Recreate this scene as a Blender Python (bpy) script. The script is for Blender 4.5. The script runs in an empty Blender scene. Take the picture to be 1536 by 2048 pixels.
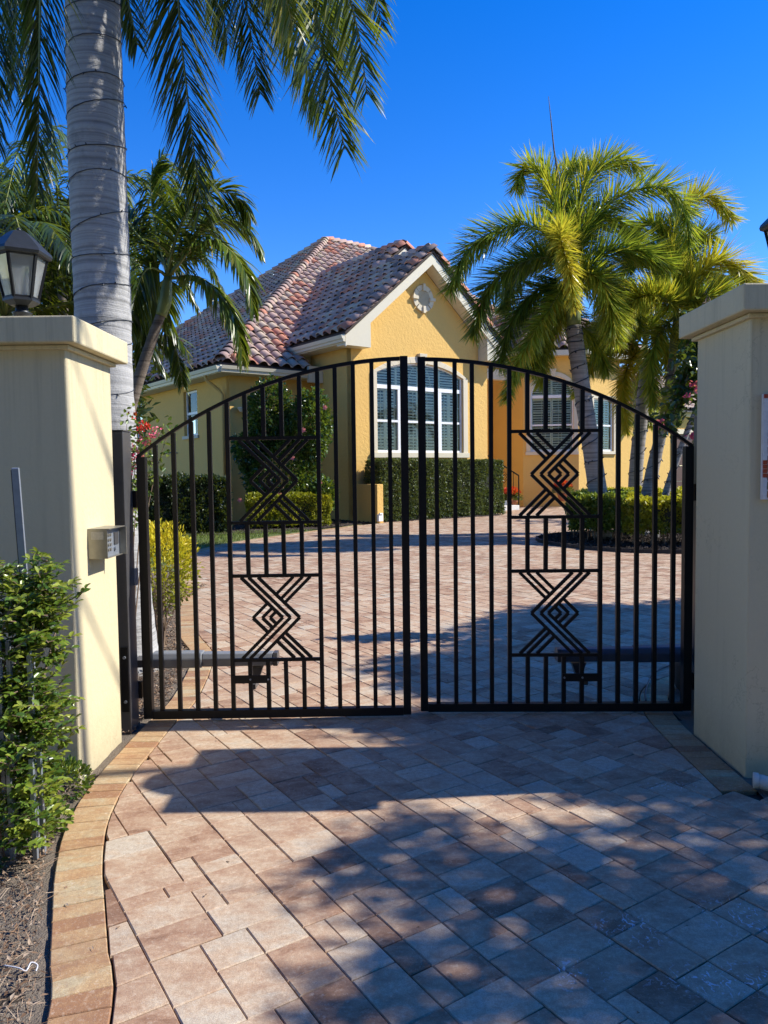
import bpy, bmesh, math, random
import numpy as np
from mathutils import Vector, Matrix
from mathutils.geometry import tessellate_polygon

scene = bpy.context.scene
R = math.radians
rnd = random.Random(7)
nrg = np.random.default_rng(11)

# ------------------------------------------------------------------ camera
F, EYE, PIT, ROLL = 1500.0, 1.5, R(3.13), R(0.70)
fwd = Vector((0, math.cos(PIT), -math.sin(PIT)))
up0 = Vector((0, math.sin(PIT), math.cos(PIT)))
rt0 = Vector((1, 0, 0))
right = rt0 * math.cos(ROLL) - up0 * math.sin(ROLL)
upv = up0 * math.cos(ROLL) + rt0 * math.sin(ROLL)
CAM = Vector((0, 0, EYE))
cd = bpy.data.cameras.new('camera')
cam = bpy.data.objects.new('camera', cd)
scene.collection.objects.link(cam)
mm = Matrix((right, upv, -fwd)).transposed().to_4x4()
mm.translation = CAM
cam.matrix_world = mm
cd.sensor_fit = 'VERTICAL'
cd.sensor_height = 36.0
cd.sensor_width = 27.0
cd.lens = F / 2048 * 36.0
cd.clip_end = 2000
cd.clip_start = 0.05
scene.camera = cam

# ------------------------------------------------------------------ light
SUN_EL, SUN_AZ = R(41), R(5.3)      # azimuth measured from +X towards +Y
world = bpy.data.worlds.new('World')
scene.world = world
world.use_nodes = True
wn = world.node_tree
bg = wn.nodes['Background']
sky = wn.nodes.new('ShaderNodeTexSky')
sky.sky_type = 'NISHITA'
sky.sun_disc = False
sky.sun_elevation = SUN_EL
sky.sun_rotation = R(90) - SUN_AZ
sky.altitude = 0
sky.air_density = 1.0
sky.dust_density = 0.0
sky.ozone_density = 4.5
hs = wn.nodes.new('ShaderNodeHueSaturation')
hs.inputs['Saturation'].default_value = 1.36
hs.inputs['Hue'].default_value = 0.517
wn.links.new(sky.outputs[0], hs.inputs['Color'])
wn.links.new(hs.outputs[0], bg.inputs[0])
bg.inputs[1].default_value = 0.138
sd = bpy.data.lights.new('sun', 'SUN')
sd.energy = 4.4
sd.angle = R(0.53)
sd.color = (1.0, 0.955, 0.87)
sun = bpy.data.objects.new('sun', sd)
scene.collection.objects.link(sun)
sv = Vector((math.cos(SUN_AZ) * math.cos(SUN_EL), math.sin(SUN_AZ) * math.cos(SUN_EL), math.sin(SUN_EL)))
sun.rotation_euler = sv.to_track_quat('Z', 'Y').to_euler()
scene.view_settings.view_transform = 'Standard'
scene.view_settings.look = 'None'
scene.view_settings.exposure = 0.80
scene.view_settings.gamma = 1
scene.view_settings.use_curve_mapping = False

# ------------------------------------------------------------------ helpers
def ray(px, py):
    return fwd + right * ((px - 768) / F) + upv * ((1024 - py) / F)

def at(px, py, Y):
    r = ray(px, py)
    return CAM + r * (Y / r.y)

def gnd(px, py, z=0.0):
    r = ray(px, py)
    return CAM + r * ((z - EYE) / r.z)

COL = scene.collection

def finish(name, me, mat, parent=None, smooth=False):
    if mat is not None and not me.materials:
        me.materials.append(mat)
    if smooth:
        me.polygons.foreach_set('use_smooth', [True] * len(me.polygons))
    o = bpy.data.objects.new(name, me)
    COL.objects.link(o)
    if parent is not None:
        o.parent = parent
    return o

def tag(o, label=None, cat=None, group=None, kind=None):
    if label: o['label'] = label
    if cat: o['category'] = cat
    if group: o['group'] = group
    if kind: o['kind'] = kind
    return o

def empty(name, label=None, cat=None, group=None, kind=None, loc=(0, 0, 0)):
    o = bpy.data.objects.new(name, None)
    o.empty_display_size = 0.1
    COL.objects.link(o)
    return tag(o, label, cat, group, kind)

class MB:
    """collects polygons, then links them as one mesh"""
    def __init__(s):
        s.v = []; s.f = []; s.t = []
    def add(s, vs, fs, tone=0.5):
        b = len(s.v)
        s.v.extend([tuple(p) for p in vs])
        for f in fs:
            s.f.append([b + i for i in f]); s.t.append(tone)
    def box(s, c, size, M=None, tone=0.5):
        x, y, z = [a / 2 for a in size]
        vs = [Vector((i * x, j * y, k * z)) for k in (-1, 1) for j in (-1, 1) for i in (-1, 1)]
        if M is not None: vs = [M @ p for p in vs]
        c = Vector(c)
        vs = [p + c for p in vs]
        s.add(vs, [(0, 2, 3, 1), (4, 5, 7, 6), (0, 1, 5, 4), (2, 6, 7, 3), (0, 4, 6, 2), (1, 3, 7, 5)], tone)
    def bbox(s, lo, hi, tone=0.5):
        s.box([(a + b) / 2 for a, b in zip(lo, hi)], [abs(b - a) for a, b in zip(lo, hi)], None, tone)
    def hexa(s, bottom, top, tone=0.5):
        """prism between two loops of equal length"""
        n = len(bottom)
        vs = list(bottom) + list(top)
        fs = [tuple(reversed(range(n))), tuple(range(n, 2 * n))]
        fs += [(i, (i + 1) % n, n + (i + 1) % n, n + i) for i in range(n)]
        s.add(vs, fs, tone)
    def bar(s, a, b, w, d, side=None, tone=0.5):
        """rectangular bar from a to b; w along side, d across"""
        a = Vector(a); b = Vector(b); t = (b - a).normalized()
        if side is None:
            side = Vector((0, 1, 0)) if abs(t.y) < 0.9 else Vector((1, 0, 0))
        side = Vector(side)
        e = (side - t * side.dot(t)).normalized(); g = t.cross(e)
        lp = [(-w / 2, -d / 2), (w / 2, -d / 2), (w / 2, d / 2), (-w / 2, d / 2)]
        s.hexa([a + e * x + g * y for x, y in lp], [b + e * x + g * y for x, y in lp], tone)
    def tube(s, pts, rad, n=8, tone=0.5, caps=True):
        pts = [Vector(p) for p in pts]
        if not hasattr(rad, '__len__'): rad = [rad] * len(pts)
        b = len(s.v); ref = None
        for i, p in enumerate(pts):
            t = (pts[min(i + 1, len(pts) - 1)] - pts[max(i - 1, 0)]).normalized()
            if ref is None:
                ref = Vector((1, 0, 0)) if abs(t.x) < 0.9 else Vector((0, 1, 0))
            e = (ref - t * ref.dot(t)).normalized(); ref = e; g = t.cross(e)
            for k in range(n):
                a = 2 * math.pi * k / n
                s.v.append(tuple(p + (e * math.cos(a) + g * math.sin(a)) * rad[i]))
        for i in range(len(pts) - 1):
            for k in range(n):
                k2 = (k + 1) % n
                s.f.append([b + i * n + k, b + i * n + k2, b + (i + 1) * n + k2, b + (i + 1) * n + k]); s.t.append(tone)
        if caps:
            s.f.append([b + k for k in reversed(range(n))]); s.t.append(tone)
            e0 = b + (len(pts) - 1) * n
            s.f.append([e0 + k for k in range(n)]); s.t.append(tone)
    def lathe(s, prof, c, n=12, tone=0.5, sq=None):
        """prof: (r, z) list about the vertical axis through c"""
        b = len(s.v); c = Vector(c)
        for r, z in prof:
            for k in range(n):
                a = 2 * math.pi * (k + 0.5) / n
                s.v.append(tuple(c + Vector((r * math.cos(a), r * math.sin(a), z))))
        for i in range(len(prof) - 1):
            for k in range(n):
                k2 = (k + 1) % n
                s.f.append([b + i * n + k, b + i * n + k2, b + (i + 1) * n + k2, b + (i + 1) * n + k]); s.t.append(tone)
        s.f.append([b + k for k in reversed(range(n))]); s.t.append(tone)
        e0 = b + (len(prof) - 1) * n
        s.f.append([e0 + k for k in range(n)]); s.t.append(tone)
    def mesh(s, name='mesh'):
        me = bpy.data.meshes.new(name)
        me.from_pydata(s.v, [], s.f)
        at_ = me.attributes.new('tone', 'FLOAT', 'FACE')
        at_.data.foreach_set('value', s.t)
        me.update()
        return me
    def build(s, name, mat, parent=None, smooth=False, bevel=0):
        o = finish(name, s.mesh(name), mat, parent, smooth)
        if bevel:
            m = o.modifiers.new('bevel', 'BEVEL'); m.width = bevel; m.segments = 2; m.limit_method = 'ANGLE'
        return o

def npmesh(name, V, Fc, tone, mat, parent=None, smooth=False):
    """V (n,3), Fc (m,k) equal-sized polygons, tone (m,)"""
    me = bpy.data.meshes.new(name)
    m, k = Fc.shape
    me.vertices.add(len(V)); me.vertices.foreach_set('co', np.asarray(V, dtype=np.float32).ravel())
    me.loops.add(m * k); me.loops.foreach_set('vertex_index', np.asarray(Fc, dtype=np.int32).ravel())
    me.polygons.add(m)
    me.polygons.foreach_set('loop_start', np.arange(0, m * k, k, dtype=np.int32))
    me.update(calc_edges=True)
    a = me.attributes.new('tone', 'FLOAT', 'FACE')
    a.data.foreach_set('value', np.asarray(tone, dtype=np.float32))
    return finish(name, me, mat, parent, smooth)

# ------------------------------------------------------------------ materials
class NT:
    def __init__(s, name):
        s.m = bpy.data.materials.new(name); s.m.use_nodes = True
        s.t = s.m.node_tree; s.b = s.t.nodes['Principled BSDF']; s.out = s.t.nodes['Material Output']
    def n(s, typ, **kw):
        x = s.t.nodes.new(typ)
        for k, v in kw.items():
            if k.startswith('i_'):
                x.inputs[k[2:].replace('_', ' ')].default_value = v
            else: setattr(x, k, v)
        return x
    def l(s, a, b): s.t.links.new(a, b)
    def ramp(s, fac, stops, interp='LINEAR'):
        r = s.n('ShaderNodeValToRGB'); e = r.color_ramp.elements
        r.color_ramp.interpolation = interp
        e[0].position, e[0].color = stops[0][0], (*stops[0][1], 1)
        e[1].position, e[1].color = stops[1][0], (*stops[1][1], 1)
        for p, c in stops[2:]:
            q = e.new(p); q.color = (*c, 1)
        s.l(fac, r.inputs[0]); return r.outputs[0]
    def mix(s, fac, a, b, mode='MIX'):
        x = s.n('ShaderNodeMix', data_type='RGBA', blend_type=mode)
        for sock, v in ((x.inputs[0], fac), (x.inputs[6], a), (x.inputs[7], b)):
            if hasattr(v, 'is_output'): s.l(v, sock)
            elif isinstance(v, tuple): sock.default_value = (*v, 1)
            else: sock.default_value = v
        return x.outputs[2]
    def math(s, op, a, b=0.0):
        x = s.n('ShaderNodeMath', operation=op)
        for sock, v in ((x.inputs[0], a), (x.inputs[1], b)):
            if hasattr(v, 'is_output'): s.l(v, sock)
            else: sock.default_value = v
        return x.outputs[0]
    def noise(s, scale, detail=4, rough=0.6, vec=None, dist=0.0):
        x = s.n('ShaderNodeTexNoise'); x.inputs['Scale'].default_value = scale
        x.inputs['Detail'].default_value = detail; x.inputs['Roughness'].default_value = rough
        x.inputs['Distortion'].default_value = dist
        if vec is not None: s.l(vec, x.inputs['Vector'])
        return x.outputs['Fac']
    def pos(s):
        return s.n('ShaderNodeNewGeometry').outputs['Position']
    def obj(s):
        return s.n('ShaderNodeTexCoord').outputs['Object']
    def tone(s):
        a = s.n('ShaderNodeAttribute'); a.attribute_name = 'tone'; return a.outputs['Fac']
    def bump(s, h, strength=0.3, dist=0.01):
        b = s.n('ShaderNodeBump'); b.inputs['Strength'].default_value = strength
        b.inputs['Distance'].default_value = dist; s.l(h, b.inputs['Height'])
        s.l(b.outputs[0], s.b.inputs['Normal']); return b
    def col(s, c):
        if isinstance(c, tuple): s.b.inputs['Base Color'].default_value = (*c, 1)
        else: s.l(c, s.b.inputs['Base Color'])
    def set(s, rough=0.5, metal=0.0, spec=0.5):
        s.b.inputs['Roughness'].default_value = rough; s.b.inputs['Metallic'].default_value = metal
        s.b.inputs['Specular IOR Level'].default_value = spec

def stucco(name, c1, c2, bscale=26, bstr=0.5, bdist=0.012, dirt=0.0):
    m = NT(name); p = m.pos()
    base = m.mix(m.noise(1.3, 5, 0.6, p), c1, c2)
    fine = m.noise(60, 3, 0.6, p)
    base = m.mix(m.math('MULTIPLY', fine, 0.22), base, tuple(x * 0.72 for x in c1))
    if dirt:
        sx = m.n('ShaderNodeMapping'); m.l(p, sx.inputs[0]); sx.inputs['Scale'].default_value = (6, 6, 0.5)
        streak = m.ramp(m.noise(1.6, 5, 0.65, sx.outputs[0]), [(0.52, (0, 0, 0)), (0.75, (1, 1, 1))])
        base = m.mix(m.math('MULTIPLY', streak, dirt), base, tuple(x * 0.55 for x in c2))
        sp = m.n('ShaderNodeSeparateXYZ'); m.l(p, sp.inputs[0])
        low = m.n('ShaderNodeMapRange'); m.l(sp.outputs[2], low.inputs[0])
        low.inputs[1].default_value = 0.32; low.inputs[2].default_value = 0.0
        low.inputs[3].default_value = 0.0; low.inputs[4].default_value = 1.0
        hi = m.n('ShaderNodeMapRange'); m.l(sp.outputs[2], hi.inputs[0]); hi.inputs[1].default_value = 1.55; hi.inputs[2].default_value = 2.15
        s3 = m.n('ShaderNodeMapping'); m.l(p, s3.inputs[0]); s3.inputs['Scale'].default_value = (22, 22, 0.7)
        drip = m.math('MULTIPLY', hi.outputs[0], m.ramp(m.noise(1.0, 4, 0.7, s3.outputs[0]), [(0.50, (0, 0, 0)), (0.66, (1, 1, 1))]))
        base = m.mix(m.math('MULTIPLY', drip, dirt * 1.3), base, (0.30, 0.26, 0.17))
        vo = m.n('ShaderNodeTexNoise'); m.l(p, vo.inputs['Vector']); vo.inputs['Scale'].default_value = 2.2; vo.inputs['Detail'].default_value = 9; vo.inputs['Roughness'].default_value = 0.62
        ck = m.math('ABSOLUTE', m.math('SUBTRACT', vo.outputs['Fac'], 0.5))
        ckl = m.ramp(ck, [(0.0, (1, 1, 1)), (0.0035, (0, 0, 0))])
        base = m.mix(m.math('MULTIPLY', m.math('MULTIPLY', ckl, m.ramp(m.noise(0.9, 2, 0.5, p), [(0.52, (0, 0, 0)), (0.62, (1, 1, 1))])), 0.45), base, (0.25, 0.21, 0.14))
        gr = m.math('MULTIPLY', low.outputs[0], m.noise(9, 5, 0.7, p))
        base = m.mix(m.math('MULTIPLY', gr, dirt * 2.4), base, (0.20, 0.17, 0.11))
    m.col(base)
    v = m.noise(bscale, 5, 0.62, p, 0.3); w = m.noise(bscale * 5, 3, 0.6, p)
    h = m.math('ADD', v, m.math('MULTIPLY', w, 0.3))
    m.bump(h, bstr, bdist); m.set(0.88, 0, 0.25)
    return m.m

def foliage(name, stops, rough=0.45, trans=0.35, spec=0.4):
    m = NT(name); t = m.tone()
    p = m.pos()
    t2 = m.math('ADD', t, m.math('MULTIPLY', m.math('SUBTRACT', m.noise(2.2, 2, 0.5, p), 0.5), 0.35))
    c = m.ramp(t2, stops)
    m.col(c); m.set(rough, 0, spec)
    tr = m.n('ShaderNodeBsdfTranslucent')
    tc = m.mix(0.55, c, (0.55, 0.62, 0.05), 'MIX')
    tc = m.mix(1.0, tc, (1.0, 1.0, 0.6), 'MULTIPLY')
    tc2 = m.mix(0.5, c, tc)
    m.l(tc2, tr.inputs[0])
    mx = m.n('ShaderNodeMixShader'); mx.inputs[0].default_value = trans
    m.l(m.b.outputs[0], mx.inputs[1]); m.l(tr.outputs[0], mx.inputs[2]); m.l(mx.outputs[0], m.out.inputs[0])
    return m.m

def simple(name, c, rough=0.5, metal=0.0, var=0.12, scale=14, spec=0.5, bump=0.0):
    m = NT(name); p = m.pos()
    n_ = m.noise(scale, 4, 0.6, p)
    m.col(m.mix(n_, tuple(x * (1 - var) for x in c), tuple(min(1, x * (1 + var)) for x in c)))
    m.set(rough, metal, spec)
    if bump: m.bump(m.noise(scale * 6, 3, 0.6, p), bump, 0.002)
    return m.m

M = {}
M['house'] = stucco('yellow_stucco', (0.72, 0.445, 0.13), (0.77, 0.49, 0.15), 11, 0.6, 0.03)
M['pillar'] = stucco('cream_stucco', (0.62, 0.53, 0.33), (0.66, 0.57, 0.36), 34, 0.45, 0.006, 0.26)
M['trim'] = stucco('cream_trim', (0.66, 0.58, 0.42), (0.71, 0.63, 0.46), 20, 0.25, 0.006)
M['white'] = simple('white_vinyl', (0.80, 0.80, 0.78), 0.35, 0, 0.04)
M['gutter'] = simple('cream_gutter_paint', (0.66, 0.60, 0.44), 0.4, 0, 0.05)
M['black'] = simple('black_powder_coat', (0.007, 0.007, 0.008), 0.45, 0.0, 0.3, 30, 0.3, 0.15)
M['bronze'] = simple('bronze_painted_steel', (0.07, 0.068, 0.07), 0.34, 0.1, 0.25, 20, 0.6, 0.1)
M['lampmetal'] = simple('lantern_metal', (0.028, 0.032, 0.037), 0.42, 0.3, 0.3, 30, 0.5, 0.2)
M['greyplastic'] = simple('grey_operator_housing', (0.20, 0.21, 0.22), 0.38, 0.0, 0.1)
M['steel'] = simple('weathered_steel', (0.30, 0.33, 0.37), 0.42, 0.5, 0.25, 24, 0.5, 0.2)
M['keypad'] = simple('keypad_steel', (0.30, 0.285, 0.24), 0.35, 0.6, 0.15, 30)
M['dark'] = simple('unlit_room_dark', (0.02, 0.024, 0.024), 0.8)  # near-black that stands in for the darkness of unlit rooms
M['shutter'] = simple('shutter_paint', (0.88, 0.86, 0.72), 0.45, 0, 0.05)
M['door'] = simple('brown_wood_door', (0.09, 0.035, 0.02), 0.45, 0, 0.4, 8)
M['terracotta'] = simple('terracotta_pot', (0.35, 0.13, 0.07), 0.8)
M['stain'] = simple('white_stone_step', (0.62, 0.60, 0.54), 0.8)
M['wire'] = simple('dark_wire', (0.03, 0.035, 0.045), 0.6)
M['bulb'] = simple('clear_bulb', (0.6, 0.6, 0.62), 0.2)
M['rubber'] = simple('black_rubber', (0.012, 0.012, 0.014), 0.6)
M['pipe'] = simple('grimy_white_pipe', (0.55, 0.52, 0.45), 0.55, 0, 0.3, 18)
M['petal_red'] = foliage('red_petals', [(0.0, (0.55, 0.01, 0.02)), (1.0, (0.85, 0.05, 0.04))], 0.5, 0.3)
M['petal_pink'] = foliage('pink_petals', [(0.0, (0.75, 0.03, 0.20)), (0.5, (0.85, 0.15, 0.25)), (1.0, (0.85, 0.45, 0.42))], 0.5, 0.3)

def glass(name, tint, refl=0.25):
    m = NT(name)
    tr = m.n('ShaderNodeBsdfTransparent'); tr.inputs[0].default_value = (*tint, 1)
    gl = m.n('ShaderNodeBsdfGlossy'); gl.inputs['Roughness'].default_value = 0.02
    gl.inputs['Color'].default_value = (0.9, 0.98, 1.0, 1)
    fr = m.n('ShaderNodeFresnel'); fr.inputs[0].default_value = 1.5
    f = m.math('ADD', m.math('MULTIPLY', fr.outputs[0], 1.0), refl)
    mx = m.n('ShaderNodeMixShader'); m.l(f, mx.inputs[0])
    m.l(tr.outputs[0], mx.inputs[1]); m.l(gl.outputs[0], mx.inputs[2]); m.l(mx.outputs[0], m.out.inputs[0])
    return m.m
M['glass'] = glass('window_glass', (0.92, 0.98, 0.94), 0.0)
M['lampglass'] = glass('seeded_lantern_glass', (0.90, 0.91, 0.88), 0.06)
_t = M['lampglass'].node_tree; _o = _t.nodes['Material Output']; _s = _o.inputs[0].links[0].from_socket
_d = _t.nodes.new('ShaderNodeBsdfTranslucent'); _d.inputs[0].default_value = (.9, .92, .9, 1); _d2 = _t.nodes.new('ShaderNodeBsdfDiffuse'); _d2.inputs[0].default_value = (.8, .82, .8, 1)
_a = _t.nodes.new('ShaderNodeMixShader'); _a.inputs[0].default_value = .5; _t.links.new(_d.outputs[0], _a.inputs[1]); _t.links.new(_d2.outputs[0], _a.inputs[2])
_m = _t.nodes.new('ShaderNodeMixShader'); _m.inputs[0].default_value = .32; _t.links.new(_s, _m.inputs[1]); _t.links.new(_a.outputs[0], _m.inputs[2]); _t.links.new(_m.outputs[0], _o.inputs[0])

# pavers: warm blend of peach, brown and grey-cream, mottled
def paver_mat(name, stops, marks=False):
    m = NT(name); p = m.pos(); t = m.tone()
    sh = m.n('ShaderNodeVectorMath', operation='ADD'); m.l(p, sh.inputs[0])
    cx = m.n('ShaderNodeCombineXYZ'); m.l(m.math('MULTIPLY', t, 37.0), cx.inputs[2]); m.l(cx.outputs[0], sh.inputs[1])
    mp = m.n('ShaderNodeMapping'); m.l(sh.outputs[0], mp.inputs[0])
    mp.inputs['Rotation'].default_value = (0, 0, R(-30)); mp.inputs['Scale'].default_value = (6, 11, 6)
    cl = m.noise(1.0, 8, 0.70, mp.outputs[0], 0.3)
    fac = m.math('ADD', t, m.math('MULTIPLY', m.math('SUBTRACT', cl, 0.5), 1.9))
    c = m.ramp(fac, stops)
    sp = m.noise(260, 3, 0.7, p)
    c = m.mix(m.math('MULTIPLY', m.ramp(sp, [(0.42, (1, 1, 1)), (0.60, (0, 0, 0))]), 0.34), c, (0.17, 0.09, 0.06))
    sp2 = m.ramp(m.noise(170, 2, 0.6, p), [(0.62, (0, 0, 0)), (0.72, (1, 1, 1))])
    c = m.mix(m.math('MULTIPLY', sp2, 0.35), c, (0.60, 0.54, 0.46))
    md = m.noise(48, 5, 0.75, p)
    c = m.mix(m.math('MULTIPLY', m.ramp(md, [(0.36, (1, 1, 1)), (0.52, (0, 0, 0))]), 0.36), c, (0.27, 0.16, 0.105))
    c = m.mix(m.math('MULTIPLY', m.ramp(md, [(0.54, (0, 0, 0)), (0.70, (1, 1, 1))]), 0.40), c, (0.68, 0.58, 0.45))
    # grime blotches
    gb = m.ramp(m.noise(1.6, 5, 0.65, p), [(0.48, (0, 0, 0)), (0.72, (1, 1, 1))])
    c = m.mix(m.math('MULTIPLY', gb, 0.30), c, (0.16, 0.12, 0.10))
    # dark joint-edge soiling is left to the geometry; pale bluish paint scuffs at fixed places
    if marks:
        w = m.n('ShaderNodeTexWave'); w.inputs['Scale'].default_value = 9; w.inputs['Distortion'].default_value = 16
        w.inputs['Detail'].default_value = 3; w.inputs['Detail Scale'].default_value = 2.4; m.l(p, w.inputs['Vector'])
        ln = m.ramp(m.math('MULTIPLY', w.outputs['Fac'], m.noise(22, 4, 0.7, p)), [(0.47, (0, 0, 0)), (0.54, (1, 1, 1))])
        tot = None
        for (x, y, rx, ry) in [(1.33, 3.46, .17, .07), (0.78, 2.36, .15, .13), (1.22, 2.42, .22, .16), (1.0, 2.12, .30, .10), (0.55, 2.15, .12, .10), (1.3, 2.15, .2, .1)]:
            v = m.n('ShaderNodeVectorMath', operation='SUBTRACT'); m.l(p, v.inputs[0]); v.inputs[1].default_value = (x, y, 0)
            q = m.n('ShaderNodeVectorMath', operation='MULTIPLY'); m.l(v.outputs[0], q.inputs[0]); q.inputs[1].default_value = (1 / rx, 1 / ry, 0)
            ln_ = m.n('ShaderNodeVectorMath', operation='LENGTH'); m.l(q.outputs[0], ln_.inputs[0])
            k = m.n('ShaderNodeMapRange'); m.l(ln_.outputs['Value'], k.inputs[0]); k.inputs[1].default_value = 1.0; k.inputs[2].default_value = 0.35
            tot = k.outputs[0] if tot is None else m.math('MAXIMUM', tot, k.outputs[0])
        c = m.mix(m.math('MULTIPLY', m.math('MULTIPLY', tot, ln), 0.8), c, (0.66, 0.66, 0.70))
    m.col(c)
    h = m.math('ADD', m.noise(34, 4, 0.6, p), m.math('MULTIPLY', m.noise(230, 3, 0.7, p), 0.5))
    m.bump(h, 0.42, 0.005)
    m.set(0.72, 0, 0.35)
    return m.m
M['paver'] = paver_mat('blended_concrete_paver', [(0.02, (0.23, 0.12, 0.065)), (0.26, (0.40, 0.24, 0.145)), (0.50, (0.50, 0.345, 0.22)), (0.72, (0.57, 0.44, 0.30)), (0.96, (0.56, 0.48, 0.36))], True)
M['border'] = paver_mat('tan_border_brick', [(0.05, (0.34, 0.17, 0.075)), (0.35, (0.46, 0.27, 0.12)), (0.65, (0.52, 0.35, 0.17)), (0.95, (0.50, 0.41, 0.24))])

m = NT('paver_bedding_sand'); p = m.pos(); m.col(m.mix(m.noise(40, 4, 0.7, p), (0.03, 0.024, 0.02), (0.10, 0.08, 0.06))); m.set(0.95, 0, 0.1); M['sand'] = m.m
m = NT('soil'); p = m.pos()
c = m.mix(m.noise(5, 6, 0.7, p), (0.14, 0.115, 0.09), (0.36, 0.31, 0.25))
c = m.mix(m.math('MULTIPLY', m.noise(90, 4, 0.7, p), 0.6), c, (0.14, 0.10, 0.07))
m.col(c); m.bump(m.math('ADD', m.noise(30, 5, 0.7, p), m.noise(120, 3, 0.7, p)), 0.8, 0.02); m.set(0.95, 0, 0.1); M['soil'] = m.m
m = NT('dark_mulch'); p = m.pos(); t = m.tone()
m.col(m.mix(m.math('ADD', m.math('MULTIPLY', t, 0.6), m.math('MULTIPLY', m.noise(18, 4, 0.7, p), 0.4)), (0.012, 0.010, 0.009), (0.13, 0.10, 0.08)))
m.bump(m.noise(60, 4, 0.7, p), 0.9, 0.02); m.set(0.85, 0, 0.2); M['mulch'] = m.m
m = NT('leaf_litter'); t = m.tone()
m.col(m.ramp(t, [(0, (0.09, 0.05, 0.03)), (0.5, (0.24, 0.15, 0.09)), (1, (0.42, 0.33, 0.24))])); m.set(0.8, 0, 0.2); M['litter'] = m.m
M['grass'] = foliage('lawn_grass', [(0, (0.07, 0.12, 0.02)), (1, (0.22, 0.27, 0.06))], 0.6, 0.3)
m = NT('turf'); p = m.pos(); m.col(m.mix(m.noise(12, 5, 0.7, p), (0.06, 0.09, 0.02), (0.18, 0.20, 0.06))); m.set(0.9); m.bump(m.noise(80, 3, 0.7, p), 0.8, 0.02); M['turf'] = m.m

# roof tile material
m = NT('clay_tile'); p = m.pos(); t = m.tone()
c = m.ramp(t, [(0.0, (0.13, 0.105, 0.10)), (0.16, (0.25, 0.185, 0.165)), (0.34, (0.38, 0.255, 0.215)), (0.52, (0.52, 0.35, 0.28)), (0.66, (0.56, 0.43, 0.31)), (0.80, (0.56, 0.22, 0.13)), (1.0, (0.60, 0.28, 0.18))], 'CONSTANT')
c = m.mix(m.math('MULTIPLY', m.noise(9, 5, 0.7, p), 0.35), c, (0.20, 0.14, 0.12))
c = m.mix(m.math('MULTIPLY', m.ramp(m.noise(30, 4, 0.7, p), [(0.5, (0, 0, 0)), (0.8, (1, 1, 1))]), 0.3), c, (0.5, 0.42, 0.36))
m.col(c); m.bump(m.noise(50, 4, 0.6, p), 0.3, 0.006); m.set(0.78, 0, 0.3); M['tile'] = m.m

# trunks
def trunk_mat(name, c1, c2, ring, rings=0.5, stain=0.4):
    m = NT(name); p = m.pos()
    sp = m.n('ShaderNodeSeparateXYZ'); m.l(p, sp.inputs[0])
    zz = m.math('ADD', sp.outputs[2], m.math('MULTIPLY', m.noise(3.0, 2, 0.5, p), 0.035))
    cx = m.n('ShaderNodeCombineXYZ'); m.l(m.math('MULTIPLY', zz, ring), cx.inputs[2])
    rg = m.noise(1.0, 3, 0.7, cx.outputs[0])
    mp = m.n('ShaderNodeMapping'); m.l(p, mp.inputs[0]); mp.inputs['Scale'].default_value = (7, 7, 2.5)
    pt = m.noise(1.0, 6, 0.7, mp.outputs[0])
    c = m.mix(pt, c1, c2)
    c = m.mix(m.math('MULTIPLY', m.ramp(rg, [(0.40, (1, 1, 1)), (0.54, (0, 0, 0))]), rings), c, tuple(x * 0.45 for x in c1))
    c = m.mix(m.math('MULTIPLY', m.ramp(m.noise(5, 6, 0.72, p), [(0.52, (0, 0, 0)), (0.75, (1, 1, 1))]), stain), c, tuple(x * 0.4 for x in c1))
    m.col(c)
    m.bump(m.math('ADD', rg, m.math('MULTIPLY', m.noise(45, 4, 0.7, p), 0.5)), 0.5, 0.02); m.set(0.85, 0, 0.2)
    return m.m
M['royal'] = trunk_mat('smooth_grey_palm_bark', (0.33, 0.325, 0.315), (0.50, 0.49, 0.47), 22, 0.62, 0.6)
M['foxbark'] = trunk_mat('ringed_palm_bark', (0.26, 0.23, 0.20), (0.38, 0.34, 0.30), 14, 0.7, 0.5)
M['brownbark'] = trunk_mat('brown_palm_bark', (0.12, 0.095, 0.075), (0.24, 0.20, 0.16), 16, 0.7, 0.4)
M['shaft'] = simple('green_crownshaft', (0.16, 0.20, 0.06), 0.45, 0, 0.3, 6)
M['rachis'] = simple('frond_stalk', (0.22, 0.24, 0.06), 0.5, 0, 0.2, 6)
M['frond'] = foliage('palm_leaflets', [(0.0, (0.018, 0.035, 0.008)), (0.35, (0.045, 0.085, 0.012)), (0.7, (0.15, 0.22, 0.025)), (1.0, (0.34, 0.30, 0.08))], 0.33, 0.32, 0.6)
M['fox'] = foliage('foxtail_leaflets', [(0.0, (0.04, 0.075, 0.016)), (0.35, (0.13, 0.21, 0.03)), (0.65, (0.34, 0.41, 0.04)), (1.0, (0.66, 0.52, 0.05))], 0.30, 0.45, 0.7)
M['shrub'] = foliage('glossy_shrub_leaves', [(0.0, (0.02, 0.05, 0.012)), (0.5, (0.055, 0.12, 0.02)), (0.8, (0.16, 0.24, 0.03)), (1.0, (0.30, 0.34, 0.05))], 0.3, 0.30, 0.55)
M['hedge'] = foliage('hedge_leaves', [(0.0, (0.025, 0.045, 0.014)), (0.5, (0.055, 0.085, 0.025)), (1.0, (0.15, 0.18, 0.055))], 0.4, 0.22, 0.45)
M['lime'] = foliage('lime_leaves', [(0.0, (0.05, 0.07, 0.01)), (0.4, (0.28, 0.29, 0.02)), (0.75, (0.62, 0.54, 0.03)), (1.0, (0.78, 0.62, 0.05))], 0.42, 0.35, 0.4)
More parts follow.
